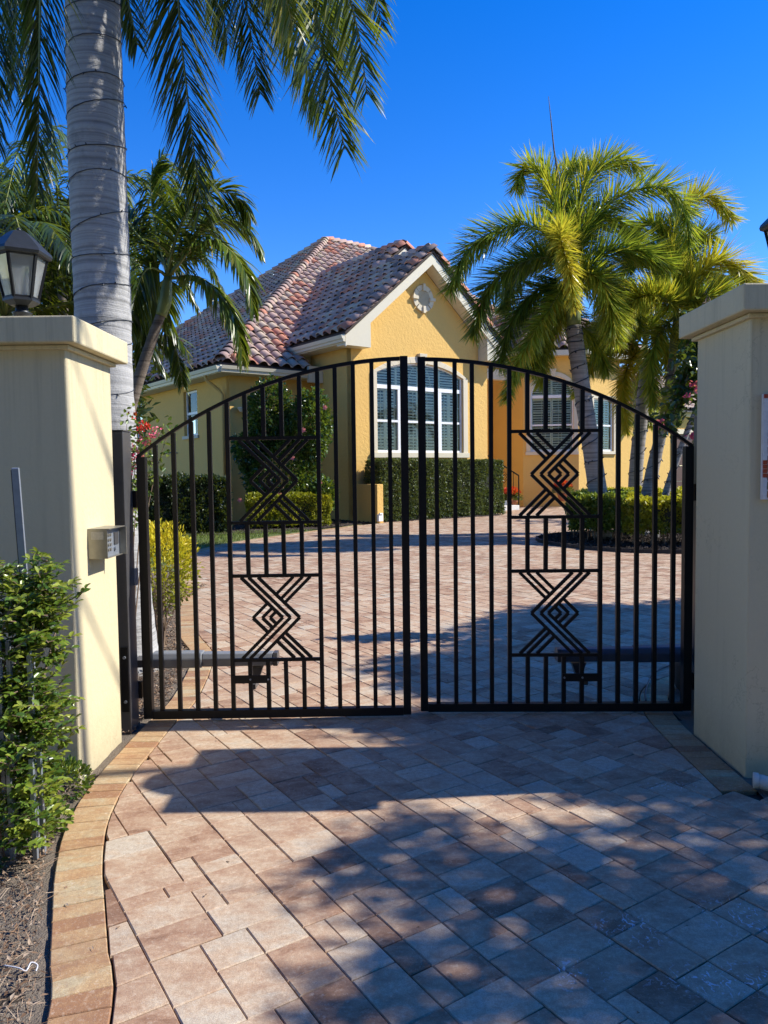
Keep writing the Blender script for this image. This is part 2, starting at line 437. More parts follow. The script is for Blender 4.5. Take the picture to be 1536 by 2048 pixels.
M['darkleaf'] = foliage('dark_leaves', [(0.0, (0.010, 0.022, 0.008)), (1.0, (0.035, 0.065, 0.018))], 0.4, 0.2, 0.45)
M['twig'] = simple('twigs', (0.19, 0.13, 0.085), 0.85, 0, 0.3, 20)

# ------------------------------------------------------------------ foliage tools
def unit(a): return a / np.maximum(np.linalg.norm(a, axis=-1, keepdims=True), 1e-9)

def leaf_geo(P, D, N, L, W, fold=0.25, oval=False, droop=0.0):
    """P base (n,3), D direction, N approx normal; returns verts, tri faces"""
    n = len(P); D = unit(D); S = unit(np.cross(D, N)); N = np.cross(S, D)
    L = np.broadcast_to(np.asarray(L, float), (n,))[:, None]; W = np.broadcast_to(np.asarray(W, float), (n,))[:, None]
    dn = np.array([0, 0, -1.0])
    if not oval:
        V = np.stack([P, P + D * L * .45 + S * W * .5 + N * W * fold, P + D * L + dn * L * droop, P + D * L * .45 - S * W * .5 + N * W * fold], 1)
        Fc = np.array([[0, 1, 2], [0, 2, 3]])
    else:
        V = np.stack([P, P + D * L * .28 + S * W * .42 + N * W * fold, P + D * L * .66 + S * W * .40 + N * W * fold + dn * L * droop * .4,
                      P + D * L + dn * L * droop, P + D * L * .66 - S * W * .40 + N * W * fold + dn * L * droop * .4, P + D * L * .28 - S * W * .42 + N * W * fold,
                      P + D * L * .5 + dn * L * droop * .2], 1)
        Fc = np.array([[0, 1, 6], [1, 2, 6], [2, 3, 6], [3, 4, 6], [4, 5, 6], [5, 0, 6]])
    k = V.shape[1]
    FF = (Fc[None] + (np.arange(n) * k)[:, None, None]).reshape(-1, 3)
    return V.reshape(-1, 3), FF, len(Fc)

def leaves(name, P, D, N, L, W, tone, mat, parent=None, **kw):
    V, FF, m = leaf_geo(P, D, N, L, W, **kw)
    return npmesh(name, V, FF, np.repeat(tone, m), mat, parent)

def randdir(n):
    return unit(nrg.normal(size=(n, 3)))

def smoothnoise(P, sc=1.0, seed=0):
    P = np.asarray(P) * sc; r = np.zeros(len(P)); g = np.random.default_rng(seed)
    for k in range(6):
        w = g.normal(size=3) * (1 + k * .7); ph = g.uniform(0, 6.28)
        r += np.sin(P @ w + ph) / (1 + k * .5)
    return r / 3.0

def bez(pts, n):
    """Catmull-Rom through pts -> n samples (n,3)"""
    P = [np.array(p, float) for p in pts]
    P = [2 * P[0] - P[1]] + P + [2 * P[-1] - P[-2]]
    m = len(P) - 3; out = []
    for i in np.linspace(0, m - 1e-6, n):
        k = int(i); t = i - k; a, b, c, d = P[k:k + 4]
        out.append(0.5 * ((2 * b) + (-a + c) * t + (2 * a - 5 * b + 4 * c - d) * t * t + (-a + 3 * b - 3 * c + d) * t ** 3))
    return np.array(out)

def strip_leaflets(B, D0, L, W, droop, tone, segs=4, side=None):
    """long narrow leaflets curving down; arrays (n,3),(n,3),(n,)"""
    n = len(B); D = unit(D0); pts = [B]; cur = B.copy(); d = D.copy(); g = np.array([0, 0, -1.0])
    for s in range(segs):
        d = unit(d + g * (droop[:, None] / segs))
        cur = cur + d * (L / segs)[:, None]; pts.append(cur)
    S = unit(np.cross(D, side if side is not None else np.array([0, 0, 1.0]) + nrg.normal(size=(n, 3)) * .35))
    prof = [0.55, 1.0, 0.9, 0.62, 0.0] if segs == 4 else [0.6, 1.0, 0.7, 0.0]
    rows = []
    for i, q in enumerate(pts[:-1]):
        w = (W * prof[i] / 2)[:, None]
        rows += [q - S * w, q + S * w]
    rows.append(pts[-1])
    V = np.stack(rows, 1); k = V.shape[1]; fc = []
    for i in range(segs - 1):
        a = 2 * i; fc += [[a, a + 1, a + 3], [a, a + 3, a + 2]]
    a = 2 * (segs - 1); fc.append([a, a + 1, a + 2]); fc = np.array(fc)
    FF = (fc[None] + (np.arange(n) * k)[:, None, None]).reshape(-1, 3)
    return V.reshape(-1, 3), FF, np.repeat(tone, len(fc))

def frond(parent, pts, sref=None, n=70, L=0.5, W=0.03, droop=1.4, mat='frond', tone=0.4, plume=False, rad=0.018, start=0.12, fwdk=0.7, segs=4, stalk=True, spread=0.18, tipk=0.55, jit=.08):
    """one palm frond as one mesh: stalk + leaflets"""
    S = bez(pts, 160); al = np.concatenate([[0], np.cumsum(np.linalg.norm(np.diff(S, axis=0), axis=1))]); ti = np.linspace(0, al[-1], 60)
    S = np.stack([np.interp(ti, al, S[:, k]) for k in range(3)], 1)
    T = unit(np.gradient(S, axis=0))
    if sref is not None: side = unit(np.cross(T, np.array(sref, float)))
    else:
        h = np.cross(T[2], np.array([0.01, 0.02, 1.0])); side = [unit(h)]
        for i in range(1, len(T)):
            q_ = side[-1] - T[i] * (side[-1] @ T[i]); side.append(unit(q_))
        side = np.array(side)
    nrm = np.cross(side, T)
    mult = 4 if plume else 2
    N = n * mult
    t = start + (1 - start) * (np.arange(N) // mult + nrg.uniform(-.4, .4, N)) / n
    t = np.clip(t, start * .8, 0.995)
    idx = t * 59; i0 = idx.astype(int); i1 = np.minimum(i0 + 1, 59); fr = (idx - i0)[:, None]
    B = S[i0] * (1 - fr) + S[i1] * fr
    Tt = T[i0]; Sd = side[i0]; Nn = nrm[i0]
    Lp = L * (0.45 + 0.55 * np.clip(np.sin(np.pi * np.clip((t - start) / (1 - start) * .82 + .14, 0, 1)), 0, 1) ** .6)
    Lp = Lp * (1 - (1 - tipk) * t ** 4) * nrg.uniform(.82, 1.1, N)
    if plume:
        ang = nrg.uniform(0, 2 * np.pi, N)
        D = Tt * (fwdk + t[:, None] * .3) + Sd * np.cos(ang)[:, None] + Nn * np.sin(ang)[:, None] + nrg.normal(size=(N, 3)) * .12
    else:
        sg = np.where(np.arange(N) % 2 == 0, 1.0, -1.0)[:, None]
        D = Tt * (fwdk + t[:, None] * .6) + Sd * sg + Nn * nrg.normal(0.15, spread, N)[:, None] + nrg.normal(size=(N, 3)) * jit
    dr = np.full(N, droop) * nrg.uniform(.6, 1.3, N)
    tn = tone + nrg.normal(0, .17, N) + (nrg.random(N) < .07) * .45; Lp = Lp * np.where(nrg.random(N) < .05, .55, 1.0)
    V, FF, tt = strip_leaflets(B, D, Lp, np.full(N, W) * nrg.uniform(.7, 1.2, N), dr, np.clip(tn, 0, 1), segs)
    o = npmesh('frond', V, FF, tt, M[mat], parent)
    if stalk:
        mb = MB(); m_ = 12
        q = S[::6].tolist() + [S[-1].tolist()]
        mb.tube(q, [rad * (1 - .85 * i / (len(q) - 1)) for i in range(len(q))], 5)
        mb.build('stalk', M['rachis'], o, True)
    return o

def trunk(parent, pts, rads, mat, name='trunk', n=20, samples=40):
    S = bez(pts, samples); mb = MB()
    rr = np.interp(np.linspace(0, 1, samples), np.linspace(0, 1, len(rads)), rads)
    rr = rr * (1 + 0.012 * np.sin(np.arange(samples) * 2.1))
    mb.tube(S.tolist(), rr.tolist(), n)
    return mb.build(name, M[mat], parent, True), S, rr

def wire_wrap(label, S, rr, turns, cat='light string', group='light strings wrapped round palm trunks', wr=0.004, t0=0.0, t1=1.0, bulbs=6, seed=0):
    g = random.Random(seed); n = turns * 16; pts = []; bl = []
    for i in range(n + 1):
        t = t0 + (t1 - t0) * i / n; k = t * (len(S) - 1); a = int(min(k, len(S) - 2)); f = k - a
        c = Vector(S[a] * (1 - f) + S[a + 1] * f); r = rr[a] * 1.015 + wr
        an = 2 * math.pi * turns * i / n
        zz = 0.035 * math.sin(an * .43) + 0.02 * math.sin(an * 1.3 + 1)
        pts.append(c + Vector((r * math.cos(an), r * math.sin(an), zz)))
        if g.random() < bulbs / 16:
            o_ = Vector((math.cos(an), math.sin(an), 0)); q = pts[-1]
            bb = MB(); bl.append(bb); bb.tube([q, q + o_ * wr * 3 + Vector((0, 0, wr * (3 if g.random() < .6 else -5)))], [wr * 1.5, wr * 1.1], 4)
    e = empty('light_string', label, cat, group)
    mb = MB(); mb.tube(pts, wr, 4); mb.build('wire', M['wire'], e)
    for bb in bl: bb.build('bulb', M['wire'], e)
    return e

# ================================================================== GROUND
def polyarr(pts, n=160):
    q = bez([(x, y, 0) for x, y in pts], n); return q[:, :2]

LB_out = polyarr([(-0.78, 1.2), (-0.945, 1.974), (-1.048, 2.229), (-1.149, 2.474), (-1.255, 2.735), (-1.359, 3.056), (-1.419, 3.373), (-1.445, 3.7), (-1.447, 4.0), (-1.447, 4.43), (-1.44, 5.0), (-1.60, 6.1), (-1.98, 7.1), (-2.6, 9.5), (-3.5, 12.6), (-3.72, 13.9), (-3.35, 16.0), (-2.3, 18.2), (-1.3, 20.0), (-0.72, 21.0)], 330)
RB_out = polyarr([(1.715, 3.40), (1.718, 3.8), (1.722, 4.1), (1.745, 4.45), (1.83, 4.80), (1.98, 5.05), (2.25, 5.25), (2.7, 5.38), (3.4, 5.45)], 90)
BW = 0.172
def offset(P, d):
    T = np.gradient(P, axis=0); T = T / np.linalg.norm(T, axis=1, keepdims=True)
    return P + np.stack([T[:, 1], -T[:, 0]], 1) * d      # to the right of travel
LB_in = offset(LB_out, BW + .003)
RB_in = offset(RB_out, -(BW + .003))

def near_seg(P, q):
    a = P[:-1]; b = P[1:]; ab = b - a
    t = np.clip(((q - a) * ab).sum(1) / (ab * ab).sum(1), 0, 1)
    c = a + ab * t[:, None]; d = np.linalg.norm(q - c, axis=1); i = int(d.argmin())
    return i, d[i]

def clip_half(poly, a, nrm):
    out = []
    for i in range(len(poly)):
        p, q = poly[i], poly[(i + 1) % len(poly)]
        dp = (p[0] - a[0]) * nrm[0] + (p[1] - a[1]) * nrm[1]; dq = (q[0] - a[0]) * nrm[0] + (q[1] - a[1]) * nrm[1]
        if dp >= 0: out.append(p)
        if dp * dq < 0:
            t = dp / (dp - dq); out.append((p[0] + (q[0] - p[0]) * t, p[1] + (q[1] - p[1]) * t))
    return out

def cut(poly, P, keep_right):
    cx = sum(p[0] for p in poly) / len(poly); cy = sum(p[1] for p in poly) / len(poly)
    i, d = near_seg(P, np.array((cx, cy)))
    T = P[i + 1] - P[i]; T = T / np.linalg.norm(T)
    nr = np.array((T[1], -T[0])) * (1 if keep_right else -1)
    s = (cx - P[i][0]) * nr[0] + (cy - P[i][1]) * nr[1]
    if d > 0.4: return poly if s > 0 else []
    return clip_half(poly, P[i], nr)

def area(p):
    return abs(sum(p[i][0] * p[(i + 1) % len(p)][1] - p[(i + 1) % len(p)][0] * p[i][1] for i in range(len(p)))) / 2

def slab(mb, poly, gap, z0, z1, tone, bev=0.004, simple_=False, lean=(0, 0)):
    """paving piece: polygon shrunk by gap, small bevelled arris, slightly out of level"""
    n = len(poly); cx = sum(p[0] for p in poly) / n; cy = sum(p[1] for p in poly) / n
    def shr(d):
        out = []
        for x, y in poly:
            L_ = math.hypot(x - cx, y - cy) or 1; k = max(0.2, 1 - d * 1.35 / L_)
            out.append((cx + (x - cx) * k, cy + (y - cy) * k))
        return out
    zt = lambda x, y: z1 + (x - cx) * lean[0] + (y - cy) * lean[1]
    o1 = shr(gap); o2 = shr(gap + bev)
    if simple_:
        mb.add([(x, y, zt(x, y)) for x, y in o1], [tuple(range(n))], tone); return
    V = [(x, y, z0) for x, y in o1] + [(x, y, zt(x, y) - bev) for x, y in o1] + [(x, y, zt(x, y)) for x, y in o2]
    Fs = [(i, (i + 1) % n, n + (i + 1) % n, n + i) for i in range(n)] + [(n + i, n + (i + 1) % n, 2 * n + (i + 1) % n, 2 * n + i) for i in range(n)] + [tuple(range(2 * n, 3 * n))]
    mb.add(V, Fs, tone)

# base sheets
mb = MB(); mb.add([(-300, -40, -0.10), (300, -40, -0.10), (300, 500, -0.10), (-300, 500, -0.10)], [(0, 1, 2, 3)])
mb.build('ground', M['turf']); tag(bpy.data.objects['ground'], kind='structure')

def sheet(name, poly, z, mat, kind='structure', rough_=0.0, res=0.12, label=None):
    """soil-like sheet as a triangulated grid clipped to poly's bounding region by centre test"""
    xs = [p[0] for p in poly]; ys = [p[1] for p in poly]
    x0, x1, y0, y1 = min(xs), max(xs), min(ys), max(ys)
    nx = int((x1 - x0) / res) + 1; ny = int((y1 - y0) / res) + 1
    X = np.linspace(x0, x1, nx + 1); Y = np.linspace(y0, y1, ny + 1)
    gx, gy = np.meshgrid(X, Y)
    P = np.array(poly)
    def inside(px, py):
        c = np.zeros(px.shape, bool); j = len(P) - 1
        for i in range(len(P)):
            xi, yi = P[i]; xj, yj = P[j]
            c ^= ((yi > py) != (yj > py)) & (px < (xj - xi) * (py - yi) / (yj - yi + 1e-12) + xi); j = i
        return c
    cx = (gx[:-1, :-1] + gx[1:, 1:]) / 2; cy = (gy[:-1, :-1] + gy[1:, 1:]) / 2
    ins = inside(cx, cy)
    gz = z + rough_ * smoothnoise(np.stack([gx.ravel(), gy.ravel(), 0 * gx.ravel()], 1), 4, 3).reshape(gx.shape) + rough_ * .5 * nrg.normal(size=gx.shape)
    V = np.stack([gx, gy, gz], -1).reshape(-1, 3); w = nx + 1
    jj, ii = np.nonzero(ins); a = jj * w + ii
    Fq = np.stack([a, a + 1, a + w + 1, a + w], 1)
    o = npmesh(name, V, Fq, np.full(len(Fq), .4), M[mat], None, True)
    tag(o, label, None, None, kind); return o, inside

mb = MB(); mb.add([(-60, -30, -.06), (60, -30, -.06), (60, -1.2, -.06), (-60, -1.2, -.06)], [(0, 1, 2, 3)])
o = mb.build('street', simple('pale_asphalt', (0.22, 0.21, 0.195), .9, 0, .1)); tag(o, kind='structure')
drive = empty('driveway', kind='structure')
pav_bed = MB(); pav_bed.add([(-6, 0.3, -0.022), (16, 0.3, -0.022), (16, 34, -0.022), (-6, 34, -0.022)], [(0, 1, 2, 3)])
pav_bed.build('sand_bed', M['sand'], drive)

# soil to the left of the border (a strip that follows it), and behind right pillar
KS = int(np.searchsorted(LB_out[:, 1], 11.6))
leftpoly = [(-4.5, 0.6)] + [(-0.62, 0.6)] + [tuple(p) for p in (LB_out[:KS] + np.array([0.09, 0]))] + [(-7, LB_out[KS - 1][1])]
soil_l, _ = sheet('soil_bed', leftpoly + [(-7, 1.0)], -0.018, 'soil', 'structure', 0.005, 0.06)
far = [tuple(p) for p in LB_out[KS - 1:] + np.array([.09, 0])] + [(-1.2, 22.5), (-8, 26), (-16, 26), (-16, LB_out[KS - 1][1])]
sheet('lawn_soil', far, -0.008, 'turf', 'structure', 0.004, 0.14)
rpoly = [(1.72, 3.2)] + [tuple(p) for p in RB_out] + [(3.4, 3.2)]
sheet('soil_strip', rpoly, -0.01, 'soil', 'structure', 0.004, 0.05)

# ---- border bricks
items = []      # (size key, kind, maker)
border = []
def course(Po, w, length=0.083):
    L_ = np.concatenate([[0], np.cumsum(np.linalg.norm(np.diff(Po, axis=0), axis=1))])
    T = np.gradient(Po, axis=0); T = T / np.linalg.norm(T, axis=1, keepdims=True)
    sgn = 1 if w > 0 else -1
    s = 0.0; res = []
    while s < L_[-1] - length:
        e = s + length * rnd.uniform(.94, 1.06)
        q = []
        for ss in (s, e):
            x = np.interp(ss, L_, Po[:, 0]); y = np.interp(ss, L_, Po[:, 1])
            tx = np.interp(ss, L_, T[:, 0]); ty = np.interp(ss, L_, T[:, 1])
            q.append(((x, y), (x + ty * w, y - tx * w)))
        poly = [q[0][0], q[0][1], q[1][1], q[1][0]]
        if sgn < 0: poly.reverse()
        res.append(poly); s = e
    return res
border = course(LB_out, BW) + course(RB_out, -BW)
border.sort(key=lambda p: math.hypot(sum(a[0] for a in p) / 4, sum(a[1] for a in p) / 4 - 0.0))
def vis(p, m=60):
    x = sum(a[0] for a in p) / len(p); y = sum(a[1] for a in p) / len(p)
    return y > 1.75 and abs(x) < 0.512 * y + 0.35
restm = MB(); cnt = 0
for p in border:
    tone = min(1, max(0, rnd.gauss(.5, .25)))
    if vis(p) and cnt < 300 :
        mbb = MB(); slab(mbb, p, 0.0018, -0.035, rnd.uniform(-.0015, .0015) + .001, tone, 0.003, False, (rnd.gauss(0, .008), rnd.gauss(0, .008)))
        mbb.build('border_brick', M['border'], drive); cnt += 1
    else:
        slab(restm, p, 0.0018, -0.035, 0.001, tone, 0.003)
if restm.v: tag(restm.build('border_bricks', M['border'], drive), kind='stuff')

# ---- field pavers
dv = np.array((0.544, -0.839)); pv = np.array((0.839, 0.544))
mod = 0.079; org = np.array((-1.074, 3.208))
pav = []
def rect(a0, a1, b0, b1):
    return [tuple(org + pv * a0 + dv * b0), tuple(org + pv * a1 + dv * b0), tuple(org + pv * a1 + dv * b1), tuple(org + pv * a0 + dv * b1)]
islC = (5.55, 15.2)
a = -17.0
while a < 22:
    band = rnd.choice([4, 4, 5, 6]); nb = 660; b00 = -30.0 + rnd.uniform(0, .3)
    occ = [[False] * (nb + 4) for _ in range(band)]
    for jb in range(nb):
        for ia in range(band):
            if occ[ia][jb]: continue
            opts = [(2, 2), (2, 3), (3, 2), (2, 2), (3, 2), (2, 3), (2, 2), (2, 1), (1, 2), (2, 2)]; rnd.shuffle(opts); opts += [(2, 1), (1, 2), (1, 1)]
            for w_, l_ in opts:
                if ia + w_ > band or (band - ia - w_) == 1: continue
                if any(occ[ia + x_][jb + y_] for x_ in range(w_) for y_ in range(l_)): continue
                break
            else: w_, l_ = 1, 1
            for x_ in range(w_):
                for y_ in range(l_): occ[ia + x_][jb + y_] = True
            a0 = a + ia * mod; b0 = b00 + jb * mod
            c0 = org + pv * (a0 + w_ * mod / 2) + dv * (b0 + l_ * mod / 2); x, y = c0
            if 1.3 < y < 31 and abs(x) < 0.53 * y + 0.9 and (x - islC[0]) ** 2 + (y - islC[1]) ** 2 > 1.9 ** 2:
                pav.append(rect(a0, a0 + w_ * mod, b0, b0 + l_ * mod))
    a += band * mod
pav2 = []
for p in pav:
    cx = sum(q[0] for q in p) / 4; cy = sum(q[1] for q in p) / 4
    if cy < 22:
        p = cut(p, LB_in, True)
        if len(p) < 3: continue
    if 3.36 < cy and cy < 7 and cx > 1.0:
        p = cut(p, RB_in, False)
        if len(p) < 3: continue
    if area(p) < 0.0012: continue
    pav2.append((math.hypot(cx, cy), p))
def pvis(p):
    x = sum(a[0] for a in p) / len(p); y = sum(a[1] for a in p) / len(p)
    return y > 1.85 and abs(x) < 0.515 * y + 0.06
pav2.sort(key=lambda t: t[0] - 12 * math.sqrt(area(t[1])) * .1)
restm = MB(); cnt = 0
for d_, p in pav2:
    if area([q for q in p]) and (p[0][0] * 0 == 0):
        # keep orientation counter-clockwise
        s_ = sum(p[i][0] * p[(i + 1) % len(p)][1] - p[(i + 1) % len(p)][0] * p[i][1] for i in range(len(p)))
        if s_ < 0: p = p[::-1]
    tone = min(1, max(0, rnd.gauss(.5, .17)))
    z1 = rnd.uniform(-.0015, .0015)
    if cnt < 300 and pvis(p):
        mbb = MB(); slab(mbb, p, 0.0018, -0.035, z1, tone, 0.0035, False, (rnd.gauss(0, .006), rnd.gauss(0, .006)))
        mbb.build('paver', M['paver'], drive); cnt += 1
    elif d_ < 9:
        slab(restm, p, 0.0022, -0.03, z1, tone, 0.0035)
    else:
        slab(restm, p, 0.0035, -0.02, z1, tone, 0.003, True)
tag(restm.build('pavers', M['paver'], drive), kind='stuff')

# ---- litter and mulch chips
LEAFY = True
def chips(name, P, L, W, mat, kind='stuff', flat=0.35, label=None, tone=None, parent=None):
    n = len(P); D = randdir(n); D[:, 2] *= flat; Nn = randdir(n) * .5 + np.array([0, 0, 1.0])
    o = leaves(name, P, D, Nn, L, W, nrg.random(n) if tone is None else tone, M[mat], parent, fold=.3)
    tag(o, label, None, None, kind); return o
n = 6500
y = nrg.uniform(1.7, 5.2, n); xb = np.interp(y, LB_out[:, 1][:120], LB_out[:, 0][:120])
x = xb - 0.03 - np.abs(nrg.normal(0, .45, n))
keep = ~((x < -1.47) & (y > 3.55) & (y < 4.25))
P = np.stack([x, y, nrg.uniform(0, .012, n)], 1)[keep]
chips('leaf_litter', P, nrg.uniform(.008, .034, len(P)), nrg.uniform(.003, .012, len(P)), 'litter')
n = 15000
y = nrg.uniform(4.4, 10, n); xb = np.interp(y, LB_out[:, 1][:220], LB_out[:, 0][:220]); x = xb - .03 - np.abs(nrg.normal(0, .8, n))
P = np.stack([x, y, nrg.uniform(0, .02, n)], 1)
chips('mulch_chips', P, nrg.uniform(.015, .05, n), nrg.uniform(.005, .014, n), 'litter', tone=nrg.random(n) * .9)

n = 150
x = nrg.uniform(-1.2, 2.2, n); y = nrg.uniform(1.9, 7.5, n)
chips('fallen_leaves', np.stack([x, y, np.full(n, .004)], 1), nrg.uniform(.008, .03, n), nrg.uniform(.004, .010, n), 'litter', flat=.15)
# lawn strip
n = 26000
x = nrg.uniform(-7.5, -1.2, n); y = nrg.uniform(12.2, 19.3, n)
xb = np.interp(y, LB_out[:, 1], LB_out[:, 0])
ok = (x < xb - .05) & (y < 18.0 + 0.40 * (x + 5.8) * .9 + .2)
x, y = x[ok], y[ok]; n = len(x)
P = np.stack([x, y, np.full(n, -.01)], 1); D = nrg.normal(size=(n, 3)) * .4 + np.array([0, 0, 1.0])
o = leaves('lawn', P, D, randdir(n), nrg.uniform(.04, .09, n), .012, nrg.random(n), M['grass'])
tag(o, None, None, None, 'stuff')

# dark mulch along the house and under the hedges
hm = [(-7.4, 17.3), (-5.5, 17.6), (-3.6, 18.3), (-2.4, 18.6), (-1.4, 20.0), (-0.8, 21.2), (-0.3, 21.6), (3.9, 24.6), (3.2, 26.5), (-1.2, 23.5), (-5, 22.6), (-9, 22)]
bedh, insf = sheet('mulch_bed', hm, 0.012, 'mulch', 'structure', 0.012, 0.12)
n = 14000
x = nrg.uniform(-7.5, 4, n); y = nrg.uniform(17.3, 26, n); k = insf(x, y); x, y = x[k], y[k]
chips('mulch_chips', np.stack([x, y, np.full(len(x), .02)], 1), nrg.uniform(.04, .1, len(x)), .025, 'mulch')

# island
isl = [(islC[0] + 2.35 * math.cos(a) * (1 + .04 * math.sin(3 * a)), islC[1] + 2.25 * math.sin(a)) for a in np.linspace(0, 2 * math.pi, 60, endpoint=False)]
_, insI = sheet('mulch_island', isl, 0.035, 'mulch', 'structure', 0.015, 0.09)
n = 30000
x = nrg.uniform(3, 8.3, n); y = nrg.uniform(12.7, 17.7, n); k = insI(x, y); x, y = x[k], y[k]
chips('mulch_chips', np.stack([x, y, .035 + nrg.uniform(0, .03, len(x))], 1), nrg.uniform(.03, .09, len(x)), nrg.uniform(.01, .03, len(x)), 'mulch', flat=.5)
mb = MB()
for i in range(60):
    a0 = isl[i]; b0 = isl[(i + 1) % 60]
    mb.bar((a0[0], a0[1], .02), (b0[0], b0[1], .02), .10, .03, (0, 0, 1))
tag(mb.build('bed_edging', M['rubber']), 'black edging strip round the palm island in the driveway', 'edging')

# ================================================================== HOUSE
TH = R(37); HO = Vector((-0.928, 22.5, 0))
e1 = Vector((math.cos(TH), math.sin(TH), 0)); e2 = Vector((-math.sin(TH), math.cos(TH), 0)); EZ = Vector((0, 0, 1))
def HF(u, v, z): return HO + e1 * u + e2 * v + EZ * z
HM = Matrix((e1, e2, EZ)).transposed()

house = empty('house', 'yellow stucco villa with clay tile hip and gable roofs behind the gate', 'house')

class Wall:
    """vertical plane: o origin, d unit direction along the wall; inward = into the building"""
    def __init__(s, o, d):
        s.o = Vector(o); s.d = Vector(d).normalized(); s.n = Vector((s.d.y, -s.d.x, 0))   # outward: right of d seen from above
    def P(s, a, z, depth=0.0):
        return s.o + s.d * a + EZ * z - s.n * depth
    def hit(s, px, py):
        r = ray(px, py); t = (s.o - CAM).dot(s.n) / r.dot(s.n); q = CAM + r * t - s.o
        return q.dot(s.d), q.z

def wall_panel(W, outer, holes, thick=0.22, mat='house', parent=None, name='wall'):
    bm = bmesh.new()
    loops = [outer] + holes
    vl = [[Vector((x, z, 0)) for x, z in lp] for lp in loops]
    tris = tessellate_polygon(vl)
    flat = [p for lp in loops for p in lp]
    vs = [bm.verts.new(W.P(x, z)) for x, z in flat]
    for t in tris:
        try: bm.faces.new([vs[i] for i in t])
        except ValueError: pass
    bs = [bm.verts.new(W.P(x, z, thick)) for x, z in flat]
    i0 = 0
    for lp in loops:
        for i in range(len(lp)):
            a = i0 + i; b = i0 + (i + 1) % len(lp)
            bm.faces.new([vs[a], vs[b], bs[b], bs[a]])
        i0 += len(lp)
    bmesh.ops.recalc_face_normals(bm, faces=bm.faces)
    for f in bm.faces:
        pass
    me = bpy.data.meshes.new(name); bm.to_mesh(me); bm.free()
    at_ = me.attributes.new('tone', 'FLOAT', 'FACE')
    return finish(name, me, M[mat], parent)

def wbox(mb, W, a0, a1, z0, z1, d0, d1, tone=.5):
    """box on wall plane; d = depth inward (negative = proud)"""
    lo = [W.P(a0, z0, d0), W.P(a1, z0, d0), W.P(a1, z0, d1), W.P(a0, z0, d1)]
    hi = [W.P(a0, z1, d0), W.P(a1, z1, d0), W.P(a1, z1, d1), W.P(a0, z1, d1)]
    mb.hexa(lo, hi, tone)

def ring_strip(mb, W, inner, outer, d0, d1):
    """frame strip between two open polylines of equal length (wall coords)"""
    for i in range(len(inner) - 1):
        q = [inner[i], outer[i], outer[i + 1], inner[i + 1]]
        mb.hexa([W.P(x, z, d1) for x, z in q], [W.P(x, z, d0) for x, z in q])

def arch_pts(a0, a1, zs, zt, n=16):
    """elliptic/segmental arc from (a0,zs) over the crown zt to (a1,zs)"""
    c = (a0 + a1) / 2; h = (a1 - a0) / 2; rise = zt - zs
    if rise > h * .95:
        return [(c - h * math.cos(math.pi * i / n), zs + rise * math.sin(math.pi * i / n)) for i in range(n + 1)]
    Rr = (h * h + rise * rise) / (2 * rise); cz = zt - Rr; th = math.asin(h / Rr)
    return [(c + Rr * math.sin(-th + 2 * th * i / n), cz + Rr * math.cos(-th + 2 * th * i / n)) for i in range(n + 1)]

def shutters(mb, W, a0, a1, z0, z1, d, pitch=0.098):
    """louvre leaf: stiles and tilted slats"""
    wbox(mb, W, a0, a0 + .045, z0, z1, d, d + .03); wbox(mb, W, a1 - .045, a1, z0, z1, d, d + .03)
    wbox(mb, W, a0 + .045, a1 - .045, z0, z0 + .06, d, d + .03); wbox(mb, W, a0 + .045, a1 - .045, z1 - .05, z1, d, d + .03)
    z = z0 + .09
    while z < z1 - .07:
        A = [W.P(a0 + .045, z, d - .018), W.P(a1 - .045, z, d - .018), W.P(a1 - .045, z + .05, d + .036), W.P(a0 + .045, z + .05, d + .036)]
        mb.hexa(A, [p + EZ * .009 for p in A]); z += pitch
    c = (a0 + a1) / 2
    wbox(mb, W, c - .007, c + .007, z0 + .1, z1 - .08, d - .035, d - .025)

